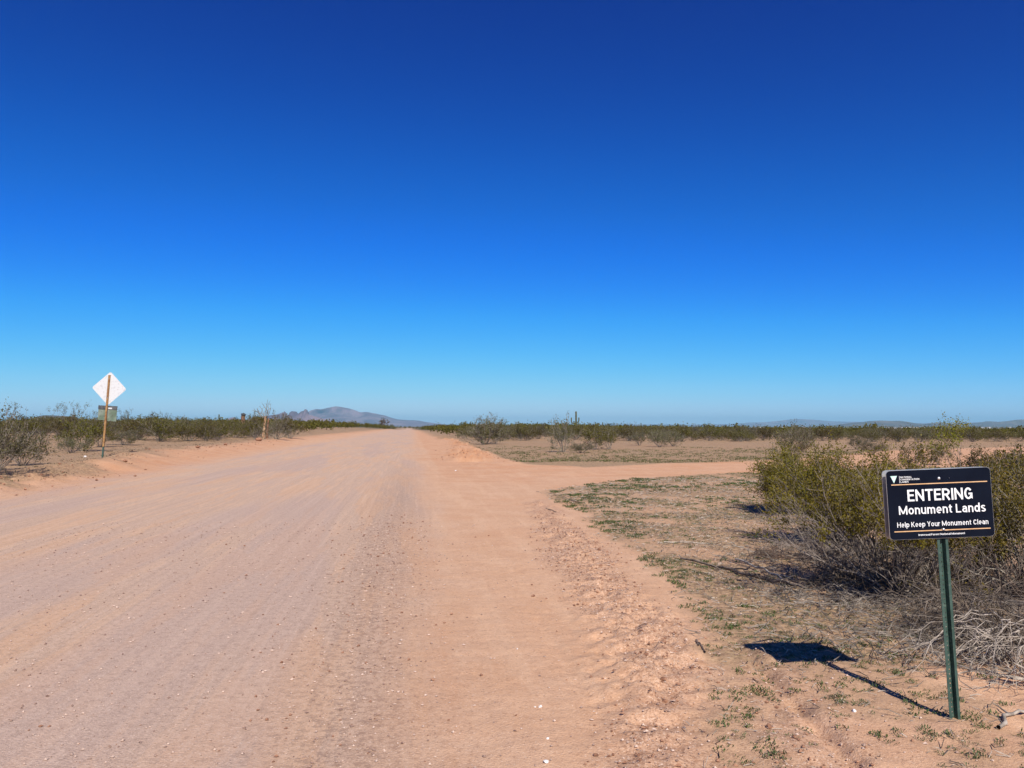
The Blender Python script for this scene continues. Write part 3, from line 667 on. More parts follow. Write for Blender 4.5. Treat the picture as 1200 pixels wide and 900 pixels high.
PX = np.array([p[1] for p in pts]); PY = np.array([p[0] for p in pts]); PZ = height(PX, PY)
for q, (x, y, z) in enumerate(zip(PX, PY, PZ)):
    V = lo[q % 4]; a = rng.uniform(0, 6.28); s_ = 1.2 * rng.uniform(.8, 1.2) * (1 if y < 600 else 1.5); c_, n_ = math.cos(a) * s_, math.sin(a) * s_
    VV.append(np.stack([V[:, 0] * c_ - V[:, 1] * n_ + x, V[:, 0] * n_ + V[:, 1] * c_ + y, V[:, 2] * s_ * .9 + z], 1))
VV = np.vstack(VV)
tag(link('distant_scrub', mesh('distant_scrub', VV, np.arange(len(VV)).reshape(-1, 4), M['scrub_leaf'])), 'olive green creosote scrub running out to the horizon on both sides of the road', 'scrub', kind='stuff')

# ------------------------------------------------------------------ cactus, dead trunks, a tree
def saguaro(p, H, r, arms, label, group='saguaros on the skyline'):
    r *= .78
    e = link('saguaro', None, None, p); tag(e, label, 'cactus', group)
    def ribbed(g, P, rad, k=12):
        P = np.asarray(P, float); g.tube(P, rad, rad, k)
    def column(P, r):
        P = np.asarray(P, float); n = len(P); g = Geo(); k = 16
        D = np.gradient(P, axis=0); D /= np.linalg.norm(D, axis=1)[:, None]
        A = np.cross(D, [0, 1, .01]); A /= np.linalg.norm(A, axis=1)[:, None]; B = np.cross(D, A)
        a = np.arange(k) * 2 * np.pi / k; rib = np.where(np.arange(k) % 2, .84, 1.0)
        tt = np.linspace(0, 1, n); prof = np.where(tt > .9, np.sqrt(np.clip(1 - ((tt - .9) / .1) ** 2, 0, 1)) * .95 + .05, 1) * (.86 + .14 * np.clip(tt * 5, 0, 1))
        V = P[:, None] + (r * prof)[:, None, None] * rib[None, :, None] * (np.cos(a)[None, :, None] * A[:, None] + np.sin(a)[None, :, None] * B[:, None])
        i = np.arange(n - 1)[:, None] * k; j = np.arange(k)[None]
        g.add(V.reshape(-1, 3), np.stack([i + j, i + (j + 1) % k, i + k + (j + 1) % k, i + k + j], -1).reshape(-1, 4)); return g
    zz = np.r_[np.linspace(-.1, H * .9, 10), np.linspace(H * .92, H, 6)]
    link('trunk', column([(0, 0, z) for z in zz], r).mesh('saguaro_trunk', M['cactus_skin']), e)
    for (z0, side, out, h) in arms:
        P = [(side * out * f, 0, z0 - .15 * math.sin(f * 3)) for f in np.linspace(0, .8, 5)] + [(side * (out * (.8 + .2 * math.sin(a))), 0, z0 + .1 + .35 * (1 - math.cos(a))) for a in (.5, 1.1, 1.57)] + [(side * out, 0, z0 + .45 + h * f) for f in np.linspace(.05, 1, 8)]
        link('arm', column(P, r * .7).mesh('saguaro_arm', M['cactus_skin']), e)
YS = 205
saguaro(spot(675, YS), 1.6 + 18 / 900 * YS, .30, [(2.6, -1, 1.25, 1.0), (2.9, 1, .75, .7), (2.4, -1, .55, .25)], 'largest saguaro, upright with raised arms, on the skyline behind the grey bush')
for px, tp, YY, lb in [(608, 494, 330, 'thin saguaro on the skyline between the pale bush and the big saguaro'), (630, 494.5, 330, 'small saguaro on the skyline left of the big saguaro'),
                       (706, 495, 330, 'small saguaro on the skyline right of the big saguaro'), (751, 495.5, 350, 'thin saguaro far along the right skyline'),
                       (257, 485.5, 230, 'thin lone saguaro on the left skyline before the capped stump'), (800, 497, 350, 'tiny saguaro farthest right on the skyline')]:
    p = spot(px, YY); saguaro(p, EYE - p.z + (500 - tp) / 900 * YY, .25, [], lb)
def trunk_mesh(path, radii, matn, seed, k=9):
    rng = np.random.default_rng(seed); P = np.asarray(path, float); T = np.linspace(0, len(P) - 1, len(P) * 3)
    Q = np.stack([np.interp(T, np.arange(len(P)), P[:, c]) for c in range(3)], 1); rr = np.interp(T, np.arange(len(P)), radii) * rng.uniform(.88, 1.12, len(T))
    g = Geo(); g.tube(Q, rr, 0, k); n = g.V[0].shape[0]; g.V[0] = g.V[0] + rng.normal(0, radii[0] * .08, g.V[0].shape)
    top = Q[-1] + np.array([0, 0, radii[-1] * .5]); g.add(np.vstack([g.V[0][-k:], top]), [(j, (j + 1) % k, k) for j in range(k)])
    return g.mesh('trunk', M[matn])
p = at(309, 514.5); Yt = p.y; m = Yt / 900
e = link('dead_tree', None, None, p); tag(e, 'forked dead tree trunk, pale orange brown, with bare twigs, standing behind the left berm', 'tree')
link('trunk', trunk_mesh([(-.3 * m * 4, 0, -.1), (0, 0, 9 * m), (.8 * m, 0, 18 * m), (1.6 * m, 0, 26 * m)], [1.9 * m, 1.5 * m, 1.3 * m, 1.0 * m], 'dead_wood', 4), e)
link('side_trunk', trunk_mesh([(3.0 * m, .25, -.1), (3.2 * m, .2, 12 * m), (5 * m, .1, 24 * m)], [1.5 * m, 1.3 * m, .8 * m], 'bark', 5), e)
sm, _ = shrub_meshes('twigs', 501, 9, 1.3, .55, dict(PM, k=(3, 2), f0=.3, rmin=.012), 0, 0, 0, stemm='grey_twig', r=.04)
link('crown', sm, e, (1.0 * m, 0, 24 * m))
p = spot(285, 105)
e = link('tree_stump', None, None, p); H = EYE - p.z + 15 / 900 * 105
link('trunk', trunk_mesh([(0, 0, -.1), (0, 0, H * .5), (.05, 0, H * .93)], [.27, .24, .27], 'bark', 8), e)
link('dark_cap', trunk_mesh([(0.05, 0, H * .93), (.07, 0, H)], [.33, .28], 'dark_metal', 9), e)
tag(e, 'thick brown standing stump with a dark cap on the left skyline', 'tree stump')
def tree(px, tp, YY, W, label, seed):
    p = spot(px, YY); H = EYE - p.z + (500 - tp) / 900 * YY
    P = dict(wig=.18, trop=.04, lv=2, k=(6, 5), f0=.35, sp=.55, rmin=.02)
    rng = np.random.default_rng(seed); tubes = []; tips = []
    for q in range(7):
        az = q * .9 + rng.uniform(0, .4); tl = rng.uniform(.4, 1.0)
        grow(rng, tubes, tips, np.array([0, 0, H * .22]), np.array([math.cos(az) * math.sin(tl), math.sin(az) * math.sin(tl), math.cos(tl)]), H * .5, .08, 0, P)
    g = Geo(); g.tube([(0, 0, -.1), (.05, 0, H * .12), (0, 0, H * .24)], .20, .14, 7)
    for a, b, c_, l in tubes: g.tube(a, b, c_, 3)
    V, F = leaves(rng, tips, 14, .22, .18); V[:, :2] *= W
    e = link('desert_tree', None, None, p, (0, 0, 0)); tag(e, label, 'tree', 'small trees along the road')
    link('trunk', g.mesh('tree_trunk', M['bark']), e); link('crown', mesh('tree_crown', V, F, M['scrub_leaf']), e)
tree(450, 489.5, 500, 1.0, 'rounded dark green desert tree left of the far end of the road', 1)
tree(302, 485, 125, .8, 'thin leaved desert tree left of the forked dead trunk', 3)

# ------------------------------------------------------------------ far houses in the valley
def house(px, Y0, W, Dp, H, q, od=''):
    x = (px - 600) / 900 * Y0; z = hz(x, Y0)
    e = link('far_house', None, None, (x, Y0, z)); g = Geo(); g.box((-W / 2, -Dp / 2, 0), (W / 2, Dp / 2, H)); link('wall', g.mesh('far_house_wall', M['white_wall']), e)
    g = Geo(); o = .5; V = [(-W / 2 - o, -Dp / 2 - o, H + .01), (W / 2 + o, -Dp / 2 - o, H + .01), (W / 2 + o, Dp / 2 + o, H + .01), (-W / 2 - o, Dp / 2 + o, H + .01), (-W / 2 - o, 0, H + H * .45), (W / 2 + o, 0, H + H * .45)]
    g.add(V, [(0, 1, 5, 4), (2, 3, 4, 5), (0, 3, 2, 1)]); g.add(V, [(0, 4, 3), (1, 2, 5)]); link('roof', g.mesh('far_house_roof', M['roof_sheet']), e)
    tag(e, f'{od} tiny white building from the left in the far valley strip' if px > 700 else 'tiny white building glimpsed through the pale bush beyond the side road', 'building', 'white buildings in the valley' if px > 700 else None)
rng = np.random.default_rng(9)
HO = ['first', 'second', 'third', 'fourth', 'fifth', 'sixth', 'seventh', 'eighth', 'ninth', 'tenth', 'eleventh', 'twelfth', 'thirteenth', 'fourteenth', 'fifteenth', 'sixteenth', 'seventeenth', 'eighteenth', 'nineteenth', 'twentieth', 'twenty-first']
for q, (px, Y0) in enumerate([(884, 2300), (892, 2500), (918, 2300), (941, 2400), (963, 2700), (972, 2300), (1018, 2300), (1026, 2500), (1040, 2100), (1048, 2300), (1056, 2200), (1064, 2400), (1072, 2200), (1084, 2500), (1101, 2300), (1150, 2300), (1157, 2500), (1170, 2300), (1182, 2200), (1194, 2300), (1199, 2400)]):
    house(px, Y0 * 1.15, rng.uniform(6, 24), 12, rng.uniform(3.5, 6), q, HO[q])
house(567, 420, 2.6, 2.5, 2.3, 50)

# ------------------------------------------------------------------ monument sign
foot = at(1119, 843)
sg = link('monument_sign', None, None, (foot.x, foot.y, foot.z), (0, R(-2.3), R(0)))
tag(sg, 'black metal sign reading ENTERING Monument Lands on a green steel post', 'sign')
m_ = foot.y / 900 * 1.003
def zat(py, Yd):
    dy = (450 - py) / 900; return EYE + Yd * (math.sin(PITCH) + dy * math.cos(PITCH)) / (math.cos(PITCH) - dy * math.sin(PITCH))
SW, SH = .578, .382; ztop = zat(549, foot.y) - foot.z; SH = ztop - (zat(630, foot.y) - foot.z); zc = ztop - SH / 2; xc = -.006
def rrect(w_, h_, r_, y0, y1, mat, name, parent, loc):
    a = np.linspace(0, np.pi / 2, 7); pts = []
    for cx, cz, s0 in ((w_ / 2 - r_, h_ / 2 - r_, 0), (-w_ / 2 + r_, h_ / 2 - r_, 1), (-w_ / 2 + r_, -h_ / 2 + r_, 2), (w_ / 2 - r_, -h_ / 2 + r_, 3)):
        for q in a: pts.append((cx + r_ * math.cos(q + s0 * np.pi / 2), cz + r_ * math.sin(q + s0 * np.pi / 2)))
    n = len(pts); V = [(x, y0, z) for x, z in pts] + [(x, y1, z) for x, z in pts] + [(0, y0, 0), (0, y1, 0)]
    F = [(j, (j + 1) % n, 2 * n) for j in range(n)] + [((j + 1) % n + n, j + n, 2 * n + 1) for j in range(n)]
    F += [(j, j + n, (j + 1) % n) for j in range(n)] + [((j + 1) % n, j + n, (j + 1) % n + n) for j in range(n)]
    return link(name, mesh(name, V, F, mat), parent, loc)
plate = rrect(SW, SH, .022, -.0035, 0, M['aluminium'], 'sign_plate', sg, (xc, -.012, zc))
face = rrect(SW - .003, SH - .003, .021, -.0048, -.0036, M['navy_face'], 'sign_face', plate, (0, 0, 0))
back = rrect(SW, SH, .022, 0, .0035, M['aluminium'], 'rear_sign_plate', sg, (xc - .001, .026, zc + .000)); back['label'] = 'second plate bolted to the back of the post'
def uv(u, v): return ((u - .5) * SW, (.5 - v) * SH)
def strip(u0, u1, v, th, mat, name):
    a = uv(u0, v); b = uv(u1, v); g = Geo(); g.box((a[0], -.0056, a[1] - th / 2), (b[0], -.0049, a[1] + th / 2)); return link(name, g.mesh(name, mat), plate)
strip(.045, .962, .207, .0052, M['orange_print'], 'stripe'); strip(.045, .962, .882, .0052, M['orange_print'], 'stripe')
# sans-serif letters drawn as thick strokes: cap height 1, x-height .74
TH = .155; h_ = TH / 2; XH = .76
def arc(cx, cy, rx, ry, a0, a1, n=12): return [(cx + rx * math.cos(R(a)), cy + ry * math.sin(R(a))) for a in np.linspace(a0, a1, n)]
def glyphs():
    G = {}; h = h_
    G['E'] = (.56, [[(.56, 1 - h), (h, 1 - h), (h, h), (.56, h)], [(h, .52), (.51, .52)]]); G['F'] = (.54, [[(.54, 1 - h), (h, 1 - h), (h, 0)], [(h, .50), (.49, .50)]])
    G['N'] = (.70, [[(h, 0), (h, 1)], [(.70 - h, 0), (.70 - h, 1)], [(h, .93), (.70 - h, .07)]]); G['T'] = (.64, [[(0, 1 - h), (.64, 1 - h)], [(.32, 0), (.32, 1 - h)]])
    G['R'] = (.66, [[(h, 0), (h, 1)], [(h, 1 - h), (.34, 1 - h)] + arc(.34, .69, .22, .215, 90, -90, 9)[1:] + [(h, .475)], [(.33, .47), (.58, 0)]])
    G['I'] = (TH, [[(h, 0), (h, 1)]]); G['l'] = (TH, [[(h, 0), (h, 1.04)]]); G['i'] = (TH, [[(h, 0), (h, XH)], [(h, .86), (h, 1.03)]])
    G['G'] = (.68, [arc(.34, .5, .245, .5 - h, 35, 320, 20) + [(.68 - h, .17), (.68 - h, .47), (.36, .47)]]); G['C'] = (.66, [arc(.34, .5, .245, .5 - h, 32, 328, 20)])
    G['O'] = (.70, [arc(.35, .5, .255, .5 - h, 0, 360, 24)]); G['M'] = (.88, [[(h, 0), (h, 1)], [(.88 - h, 0), (.88 - h, 1)], [(h, .93), (.44, .10)], [(.88 - h, .93), (.44, .10)]])
    G['L'] = (.54, [[(h, 1), (h, h), (.54, h)]]); G['H'] = (.70, [[(h, 0), (h, 1)], [(.70 - h, 0), (.70 - h, 1)], [(h, .52), (.70 - h, .52)]])
    G['K'] = (.66, [[(h, 0), (h, 1)], [(h, .36), (.56, 1)], [(.26, .54), (.60, 0)]]); G['Y'] = (.64, [[(.08, 1), (.32, .44), (.56, 1)], [(.32, 0), (.32, .46)]])
    G['A'] = (.70, [[(.07, 0), (.35, .93), (.63, 0)], [(.17, .26), (.53, .26)]]); G['V'] = (.68, [[(.07, 1), (.34, .07), (.61, 1)]])
    G['D'] = (.68, [[(h, h), (h, 1 - h), (.30, 1 - h)] + arc(.30, .5, .28, .5 - h, 90, -90, 12)[1:] + [(h - .05, h)]])
    S = arc(.30, .735, .205, .17, 25, 250, 12) + arc(.30, .265, .215, .17, 70, -155, 12)
    G['S'] = (.61, [S]); G['s'] = (.50, [[(x * .82, y * XH) for x, y in S]])
    G['o'] = (.56, [arc(.28, XH / 2, .28 - h, XH / 2 - h, 0, 360, 20)])
    G['n'] = (.53, [[(h, 0), (h, XH)], arc(.53 / 2, XH - .28, .53 / 2 - h, .28 - h, 180, 0, 10) + [(.53 - h, 0)]])
    G['m'] = (.84, [[(h, 0), (h, XH)], arc(.2575, XH - .26, .1625, .26 - h, 180, 0, 9) + [(.42, 0)], arc(.5825, XH - .26, .1625, .26 - h, 180, 0, 9) + [(.745, 0)]])
    G['u'] = (.53, [[(h, XH)] + arc(.53 / 2, .28, .53 / 2 - h, .28 - h, 180, 360, 10), [(.53 - h, 0), (.53 - h, XH)]])
    G['e'] = (.54, [[(h, .36), (.54 - h, .36)] + arc(.27, .38, .27 - h, .38 - h, 0, 305, 18)])
    G['t'] = (.36, [[(.155, .94)] + arc(.29, .23, .135, .135, 180, 285, 6), [(0, XH - .07), (.34, XH - .07)]])
    G['a'] = (.53, [arc(.265, XH - .255, .17, .255 - h, 160, 0, 9) + [(.53 - h, 0)], [(.53 - h, .44), (.27, .44)] + arc(.255, .265, .165, .175, 100, 270, 9) + [(.34, .10), (.53 - h, .19)]])
    G['d'] = (.57, [arc(.27, XH / 2, .27 - h, XH / 2 - h, 0, 360, 18), [(.57 - h, 0), (.57 - h, 1.04)]]); G['p'] = (.57, [arc(.30, XH / 2, .27 - h, XH / 2 - h, 0, 360, 18), [(h, -.27), (h, XH)]])
    G['r'] = (.36, [[(h, 0), (h, XH)], arc(.33, XH - .31, .235, .215, 180, 84, 6)]); G['w'] = (.80, [[(.07, XH), (.225, .06), (.40, XH - .05), (.575, .06), (.73, XH)]])
    return G
GL = glyphs()
def text(body, u0, u1, vtop, vbase, mat, off=0, cap=None, wt=1.0):
    g = Geo(); x = 0; k = 0
    for ch in body:
        if ch == ' ': x += .26; continue
        w_, ST = GL[ch]
        for st in ST:
            P = np.array(st, float) + (x, 0); closed = np.allclose(P[0], P[-1]) and len(P) > 3
            D = np.diff(P, axis=0); D /= np.linalg.norm(D, axis=1)[:, None]; Nn = np.stack([-D[:, 1], D[:, 0]], 1)
            if closed: A = np.vstack([Nn[-1:], Nn]); B = np.vstack([Nn, Nn[:1]])
            else: A = np.vstack([Nn[:1], Nn]); B = np.vstack([Nn, Nn[-1:]])
            m = A + B; m /= (m * m).sum(1)[:, None] / 2 + 1e-6
            m = m * np.minimum(1, 2.2 / np.linalg.norm(m, axis=1))[:, None]
            Q = np.stack([P + m * h_ * wt, P - m * h_ * wt], 1).reshape(-1, 2); n = len(P); k += 1
            g.add([(q[0], -.0058 - .00002 * (k % 5), q[1]) for q in Q], [(2 * j, 2 * j + 1, 2 * j + 3, 2 * j + 2) for j in range(n - 1)])
        x += w_ + .10
    x -= .10; V = np.vstack(g.V); F = np.vstack(g.F); a = uv(u0, vbase); b = uv(u1, vtop)
    W = np.stack([a[0] + V[:, 0] / x * (b[0] - a[0]), V[:, 1], a[1] + V[:, 2] * (b[1] - a[1])], 1)
    return link('lettering', mesh('lettering', W, F, mat), plate)
WP = M['white_print']
text('ENTERING', .192, .812, .285, .452, WP, .028)
text('Monument Lands', .10, .93, .515, .640, WP, wt=.92)
text('Help Keep Your Monument Clean', .075, .945, .750, .822, WP, wt=.85)
text('Ironwood Forest National Monument', .272, .715, .925, .952, WP, .018)
text('NATIONAL', .135, .245, .088, .112, WP, .01); text('CONSERVATION', .135, .315, .122, .146, WP, .01); text('LANDS', .135, .212, .156, .180, WP, .01)
g = Geo(); a = uv(.125, .08); b = uv(.128, .185); g.box((a[0], -.0056, b[1]), (b[0], -.0049, a[1])); link('logo_bar', g.mesh('logo_bar', WP), plate)
def tri(pts, y, mat, name):
    V = [(uv(*p)[0], y, uv(*p)[1]) for p in pts]; V += [(v[0], y + .0006, v[2]) for v in V]
    link(name, mesh(name, V, [(0, 1, 2), (5, 4, 3), (0, 3, 1), (1, 3, 4), (1, 4, 2), (2, 4, 5), (2, 5, 0), (0, 5, 3)], mat), plate)
tri([(.040, .078), (.072, .182), (.104, .078)], -.0058, M['mint_print'], 'logo_triangle')
tri([(.056, .098), (.070, .140), (.082, .098)], -.0066, WP, 'logo_peak')
def bolt(par, x, y, z, r_, name='bolt', mat='bolt_metal'):
    g = Geo(); a = np.arange(10) * 2 * np.pi / 10; V = [(r_ * math.cos(q), 0, r_ * math.sin(q)) for q in a] + [(r_ * .7 * math.cos(q), -.005, r_ * .7 * math.sin(q)) for q in a] + [(0, -.0065, 0)]
    g.add(V, [(j, (j + 1) % 10, 10 + (j + 1) % 10, 10 + j) for j in range(10)]); g.add(V, [(10 + j, 10 + (j + 1) % 10, 20) for j in range(10)])
    link(name, g.mesh(name, M[mat]), par, (x, y, z))
a = uv(.503, .137); bolt(plate, a[0], -.005, a[1], .0095); a = uv(.60, .137); bolt(plate, a[0], -.005, a[1], .002)
a = uv(.512, .872); bolt(plate, a[0], -.0052, a[1], .008)
g = Geo(); P0 = uv(.49, .862); P1 = uv(.56, .895); g.tube([(P0[0], -.0062, P0[1]), ((P0[0] + P1[0]) / 2, -.0062, (P0[1] + P1[1]) / 2 - .004), (P1[0], -.0062, P1[1])], .0012, .0008, 4); link('scratch', g.mesh('scratch', M['bolt_metal']), plate)
# U-channel post: flanges proud to the front, perforated web set back
def channel(H, w_, dep, mat, parent, loc, holes=True, z0=-.35, name='post'):
    g = Geo(); th = .003; fl = w_ * .24
    prof = [(-w_ / 2, 0), (-w_ / 2 + fl, 0), (-w_ * .17, dep), (w_ * .17, dep), (w_ / 2 - fl, 0), (w_ / 2, 0)]
    def wall(p, q):
        d = np.array([q[0] - p[0], q[1] - p[1]]); n = np.array([-d[1], d[0]]) / np.linalg.norm(d) * th
        V = [(p[0], p[1], z0), (q[0], q[1], z0), (q[0] + n[0], q[1] + n[1], z0), (p[0] + n[0], p[1] + n[1], z0)]; V += [(a, b, H) for a, b, _ in V]
        g.add(V, [(0, 1, 5, 4), (1, 2, 6, 5), (2, 3, 7, 6), (3, 0, 4, 7), (4, 5, 6, 7), (0, 3, 2, 1)])
    for j in (0, 1, 3, 4): wall(prof[j], prof[j + 1])
    cell = .0254; hw = w_ * .17; n = int((H + .0) / cell)
    oct_ = [(math.cos(a) * .0045, math.sin(a) * .0045) for a in np.arange(8) * np.pi / 4]
    for q in range(n):
        zc_ = H - cell * (q + .5); sq = [(hw, 0), (hw, cell / 2), (0, cell / 2), (-hw, cell / 2), (-hw, 0), (-hw, -cell / 2), (0, -cell / 2), (hw, -cell / 2)]
        V = [(x, dep, zc_ + z) for x, z in sq] + [(x, dep, zc_ + z) for x, z in oct_] + [(x, dep + th, zc_ + z) for x, z in oct_]
        g.add(V, [(j, (j + 1) % 8, 8 + (j + 1) % 8, 8 + j) for j in range(8)] + [(8 + j, 8 + (j + 1) % 8, 16 + (j + 1) % 8, 16 + j) for j in range(8)])
    g.box((-hw, dep, z0), (hw, dep + th, H - cell * n - .0005))
    return link(name, g.mesh(name, mat), parent, loc)
channel(ztop - .02, .060, .026, M['green_post'], sg, (.0, -.004, 0))

# ------------------------------------------------------------------ diamond sign seen from behind
foot = at(120, 537.5); m_ = foot.y / 900 * 1.01
ds = link('diamond_road_sign', None, None, foot, (0, R(3.1), R(4)))
tag(ds, 'white backed diamond road sign on a rusty leaning post at the left roadside', 'sign')
r_ = 18.6 * m_; zc = (537.5 - 456) * m_
cs = []
a = np.linspace(-.6, .6, 5)
for q in range(4):
    an = q * np.pi / 2; c_ = (math.cos(an) * (r_ - .09), math.sin(an) * (r_ - .09))
    for e_ in a: cs.append((c_[0] + .09 * math.cos(an + e_), c_[1] + .09 * math.sin(an + e_)))
n = len(cs); V = [(x, 0, z) for x, z in cs] + [(x, .004, z) for x, z in cs] + [(0, 0, 0), (0, .004, 0)]
F = [(j, (j + 1) % n, 2 * n) for j in range(n)] + [((j + 1) % n + n, j + n, 2 * n + 1) for j in range(n)] + [(j, j + n, (j + 1) % n) for j in range(n)] + [((j + 1) % n, j + n, (j + 1) % n + n) for j in range(n)]
link('sign_plate', mesh('sign_plate', V, F, M['diamond_back']), ds, (.02, .03, zc))
g = Geo(); g.box((-.036, -.03, 14 * m_), (.036, .026, 97 * m_)); up = link('post', g.mesh('upper_post', M['rust_post']), ds); up['label'] = 'rusty orange upper post'
g = Geo(); g.box((-.030, -.022, -.3), (.030, .02, 14.0 * m_)); lp = link('post_stub', g.mesh('post_stub', M['green_post']), ds); lp['label'] = 'green painted lower stub of the post'
z0 = (537.5 - 493) * m_; z1 = (537.5 - 477) * m_
g = Geo(); g.box((-9.5 * m_, .03, z0), (1.0 * m_, .036, z1)); link('small_plate', g.mesh('small_plate', M['weathered_plate']), ds)
g = Geo(); g.box((1.2 * m_, .028, z0 - .03), (11.5 * m_, .034, z1)); q = link('small_plate', g.mesh('small_plate', M['weathered_plate']), ds)
g = Geo(); g.box((-9.7 * m_, .012, z1 - 3.5 * m_), (11.7 * m_, .027, z1 + .03)); link('cross_bar', g.mesh('cross_bar', M['dark_metal']), ds)
g = Geo(); g.box((1.8 * m_, -.004, z1 - 3.0 * m_), (6 * m_, .010, z1 - 1.2 * m_)); link('clamp', g.mesh('clamp', M['diamond_back']), ds)
for z in (zc - r_ * .6, zc + r_ * .6): bolt(ds, .0, -.031, z, .02)

# ------------------------------------------------------------------ pebbles, litter and weeds (uncountable)
rng = np.random.default_rng(5)
def scatter(n, x0, x1, y0, y1, dens):
    x = rng.uniform(x0, x1, n); y = y0 + (y1 - y0) * rng.random(n) ** 1.6; zn = zones(x, y); k = rng.random(n) < dens(x, y, zn); return x[k], y[k]
def pebbles(x, y, size, name, matn, label):
    n = len(x); z = height(x, y); B = np.array([(1, 0, 0), (0, 1, 0), (-1, 0, 0), (0, -1, 0), (0, 0, .8), (0, 0, -.6)], float)
    F = np.array([(0, 1, 4), (1, 2, 4), (2, 3, 4), (3, 0, 4), (1, 0, 5), (2, 1, 5), (3, 2, 5), (0, 3, 5)])
    V = B[None] * rng.uniform(.55, 1.3, (n, 6, 1)) * size[:, None, None]; a = rng.uniform(0, 6.28, n)
    c_, s_ = np.cos(a)[:, None], np.sin(a)[:, None]; V = np.stack([V[..., 0] * c_ - V[..., 1] * s_ * .8, V[..., 0] * s_ + V[..., 1] * c_ * .8, V[..., 2] * .75], -1)
    V += np.stack([x, y, z + size * .35], 1)[:, None]
    Fs = (F[None] + (np.arange(n) * 6)[:, None, None]).reshape(-1, 3)
    tag(link(name, mesh(name, V.reshape(-1, 3), Fs, M[matn])), label, 'gravel', kind='stuff')
x, y = scatter(150000, -7, 6, 1.9, 13, lambda x, y, z: np.clip(z[4] * .85 + .035 + .65 * z[2] * np.exp(-(z[0] + .25) ** 2 / .16) + .14 * z[2] + .25 * (1 - z[3]), 0, 1))
pebbles(x, y, (.0026 + .0085 * rng.random(len(x)) ** 4) * (1 + .06 * y), 'pebbles', 'stone_pebble', 'loose pebbles scattered over the road edge and the stony verge')
x, y = scatter(80000, -4, 6, 2, 14, lambda x, y, z: np.clip(z[4] * .7 + .008 + .12 * z[2] * np.exp(-(z[0] + .1) ** 2 / .5), 0, 1))
pebbles(x, y, (.003 + .013 * rng.random(len(x)) ** 5) * (1 + .04 * y), 'earth_crumbs', 'clod', 'dark red crumbs of earth on the stony verge')
x, y = scatter(22000, -26, 8, 13, 70, lambda x, y, z: np.clip(np.exp(-((z[0] + 10.0 + 2.3 * sst(20, 42, z[1]) + .9 * sst(45, 80, z[1])) / 1.1) ** 2) + .5 * np.exp(-np.clip(poly_sd(x, y, ARC), 0, 9) / .5), 0, 1))
pebbles(x, y, (.012 + .055 * rng.random(len(x)) ** 4), 'berm_clods', 'clod', 'red earth clods thrown up along the berms of the road')
# slivers of dry litter
def slivers(x, y, L, rad, name, matn, label, rise=.25):
    n = len(x); z = height(x, y) + .006; a = rng.uniform(0, 6.28, n); e_ = rng.normal(0, rise, n)
    D = np.stack([np.cos(a) * np.cos(e_), np.sin(a) * np.cos(e_), np.abs(np.sin(e_))], 1) * L[:, None]; Pm = D * .5 + rng.normal(0, .12, (n, 3)) * L[:, None]; Pm[:, 2] = np.abs(Pm[:, 2])
    S = np.stack([-np.sin(a), np.cos(a), a * 0], 1) * rad[:, None]; U = np.array([0, 0, 1])[None] * rad[:, None]; O = np.stack([x, y, z], 1)
    V = np.stack([O - S, O + S, O + U * 1.6, O + Pm - S, O + Pm + S, O + Pm + U * 1.6, O + D], 1)
    F = np.array([(0, 2, 5), (0, 5, 3), (2, 1, 4), (2, 4, 5), (1, 0, 3), (1, 3, 4), (3, 5, 6), (5, 4, 6), (4, 3, 6)])
    Fs = (F[None] + (np.arange(n) * 7)[:, None, None]).reshape(-1, 3)
    tag(link(name, mesh(name, V.reshape(-1, 3), Fs, M[matn])), label, 'litter', kind='stuff')
nb = lambda x, y, z: np.clip(1 - z[3], 0, 1)
x, y = scatter(26000, .5, 13, 2.5, 24, nb); slivers(x, y, rng.uniform(.02, .09, len(x)), .0011 + .00035 * y * rng.random(len(x)), 'dry_litter', 'bleached_twig', 'pale dry straw and twig litter on the soil around the bushes')
x, y = scatter(9000, .5, 13, 2.5, 22, nb); slivers(x, y, rng.uniform(.03, .13, len(x)), .0018 + .0003 * y * rng.random(len(x)), 'dark_litter', 'brown_twig', 'dark bits of twig lying on the soil around the bushes')
def hub(cx, cy, r_, n): return cx + rng.normal(0, r_, n), cy + rng.normal(0, r_ * .7, n)
hx, hy = [], []
for px, py, r_, n in [(1052, 700, .7, 1500), (990, 650, .7, 900), (1165, 750, .6, 1500), (940, 610, .9, 600), (1200, 700, .7, 700)]:
    c_ = at(px, py); a, b = hub(c_.x, c_.y, r_, n); hx.append(a); hy.append(b)
x = np.concatenate(hx); y = np.concatenate(hy); slivers(x, y, rng.uniform(.08, .32, len(x)), rng.uniform(.0015, .0045, len(x)), 'brush_litter', 'grey_twig', 'grey fallen twigs heaped under the creosote bushes', .35)
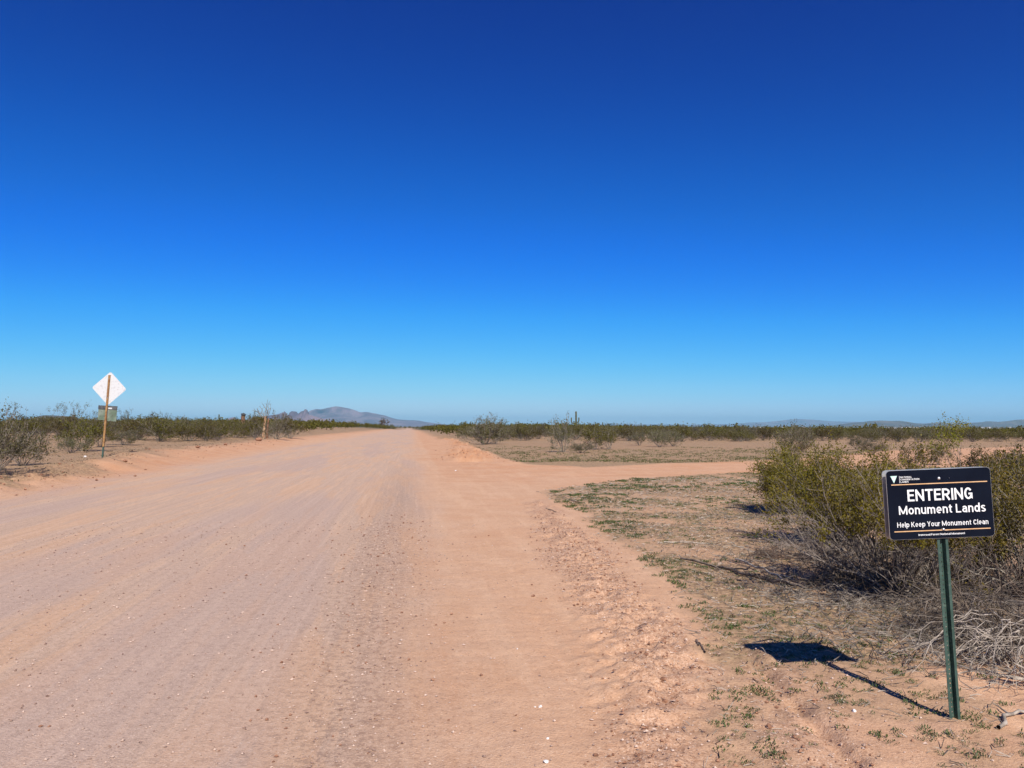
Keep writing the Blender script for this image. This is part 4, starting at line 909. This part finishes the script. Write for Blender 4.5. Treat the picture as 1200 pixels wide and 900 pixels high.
# weeds
def tufts(x, y, rad, nb_, name, matn, label):
    n = len(x); z = height(x, y); a = rng.uniform(0, 6.28, (n, nb_)); rr = rad[:, None] * np.sqrt(rng.random((n, nb_))); hgt = rad[:, None] * rng.uniform(.12, .5, (n, nb_))
    B = np.stack([x[:, None] + np.cos(a) * rr, y[:, None] + np.sin(a) * rr, np.broadcast_to(z[:, None] + .004, a.shape)], -1)
    th = rng.uniform(0, 6.28, (n, nb_)); w_ = rad[:, None, None] * .15; d = np.stack([np.cos(th), np.sin(th), th * 0], -1); q = np.stack([-np.sin(th), np.cos(th), th * 0], -1)
    tip = B + d * w_ * 1.6; tip[..., 2] += hgt
    mid = (B + tip) / 2
    V = np.stack([B, mid + q * w_ * .6, tip, mid - q * w_ * .6], 2).reshape(-1, 3)
    tag(link(name, mesh(name, V, np.arange(len(V)).reshape(-1, 4), M[matn])), label, 'weeds', kind='stuff')
def gd(th): return lambda x, y, z: np.clip((1 - z[3]) * sst(th, th + .12, fbm(x * 1.6, y * 1.6, 111) * .6 + z[5] * .55), 0, 1)
x, y = scatter(26000, .5, 14, 2.6, 27, gd(.46)); tufts(x, y, rng.uniform(.012, .035, len(x)) * (.8 + .05 * y), 14, 'green_weeds', 'weed_leaf', 'low green weeds growing in patches on the soil')
def edge(x, y, z):
    d = poly_sd(x, y, BARE); return np.clip(sst(-.25, 0, d) * np.exp(-np.clip(d, 0, 9) / .7) * sst(.44, .60, fbm(x * 1.1, y * 1.1, 151)) * 1.2 + .5 * sst(.54, .64, fbm(x * .9, y * .9, 161)) * (d > 0) + .30 * sst(.50, .60, fbm(x * 2.3, y * 2.3, 171)) * (x > 1.75 - .0 * y) * (y < 6.5), 0, 1)
x, y = scatter(26000, .5, 14, 2.6, 24, edge); tufts(x, y, rng.uniform(.025, .06, len(x)) * (.55 + .06 * y), 22, 'green_weeds', 'weed_leaf', 'thicker clumps of green weeds along the edge of the bare dirt')
x, y = scatter(9000, -6, 34, 34, 62, lambda x, y, z: np.clip((1 - z[3]) * z[5], 0, 1) * (z[0] > 1)); tufts(x, y, rng.uniform(.08, .20, len(x)), 9, 'far_weeds', 'grey_leaf', 'grey green weeds on the flat beyond the side road')
x, y = scatter(5000, -50, -9, 14, 75, lambda x, y, z: np.clip(1 - z[3], 0, 1) * .8); tufts(x, y, rng.uniform(.06, .16, len(x)), 8, 'left_weeds', 'grey_leaf', 'dry grey weeds on the flat left of the road')

# ------------------------------------------------------------------ haze
g = Geo(); g.box((-33000, -19000, -40), (33000, 33000, 380))
hm = NM('haze_air'); pv = hm.n('ShaderNodeVolumePrincipled'); pv.inputs['Color'].default_value = (.42, .82, 1, 1); pv.inputs['Density'].default_value = 5.5e-5
pv.inputs['Anisotropy'].default_value = 0; hm.l(pv.outputs[0], hm.out.inputs['Volume'])
tag(link('haze', g.mesh('haze', hm.m)), kind='stuff')
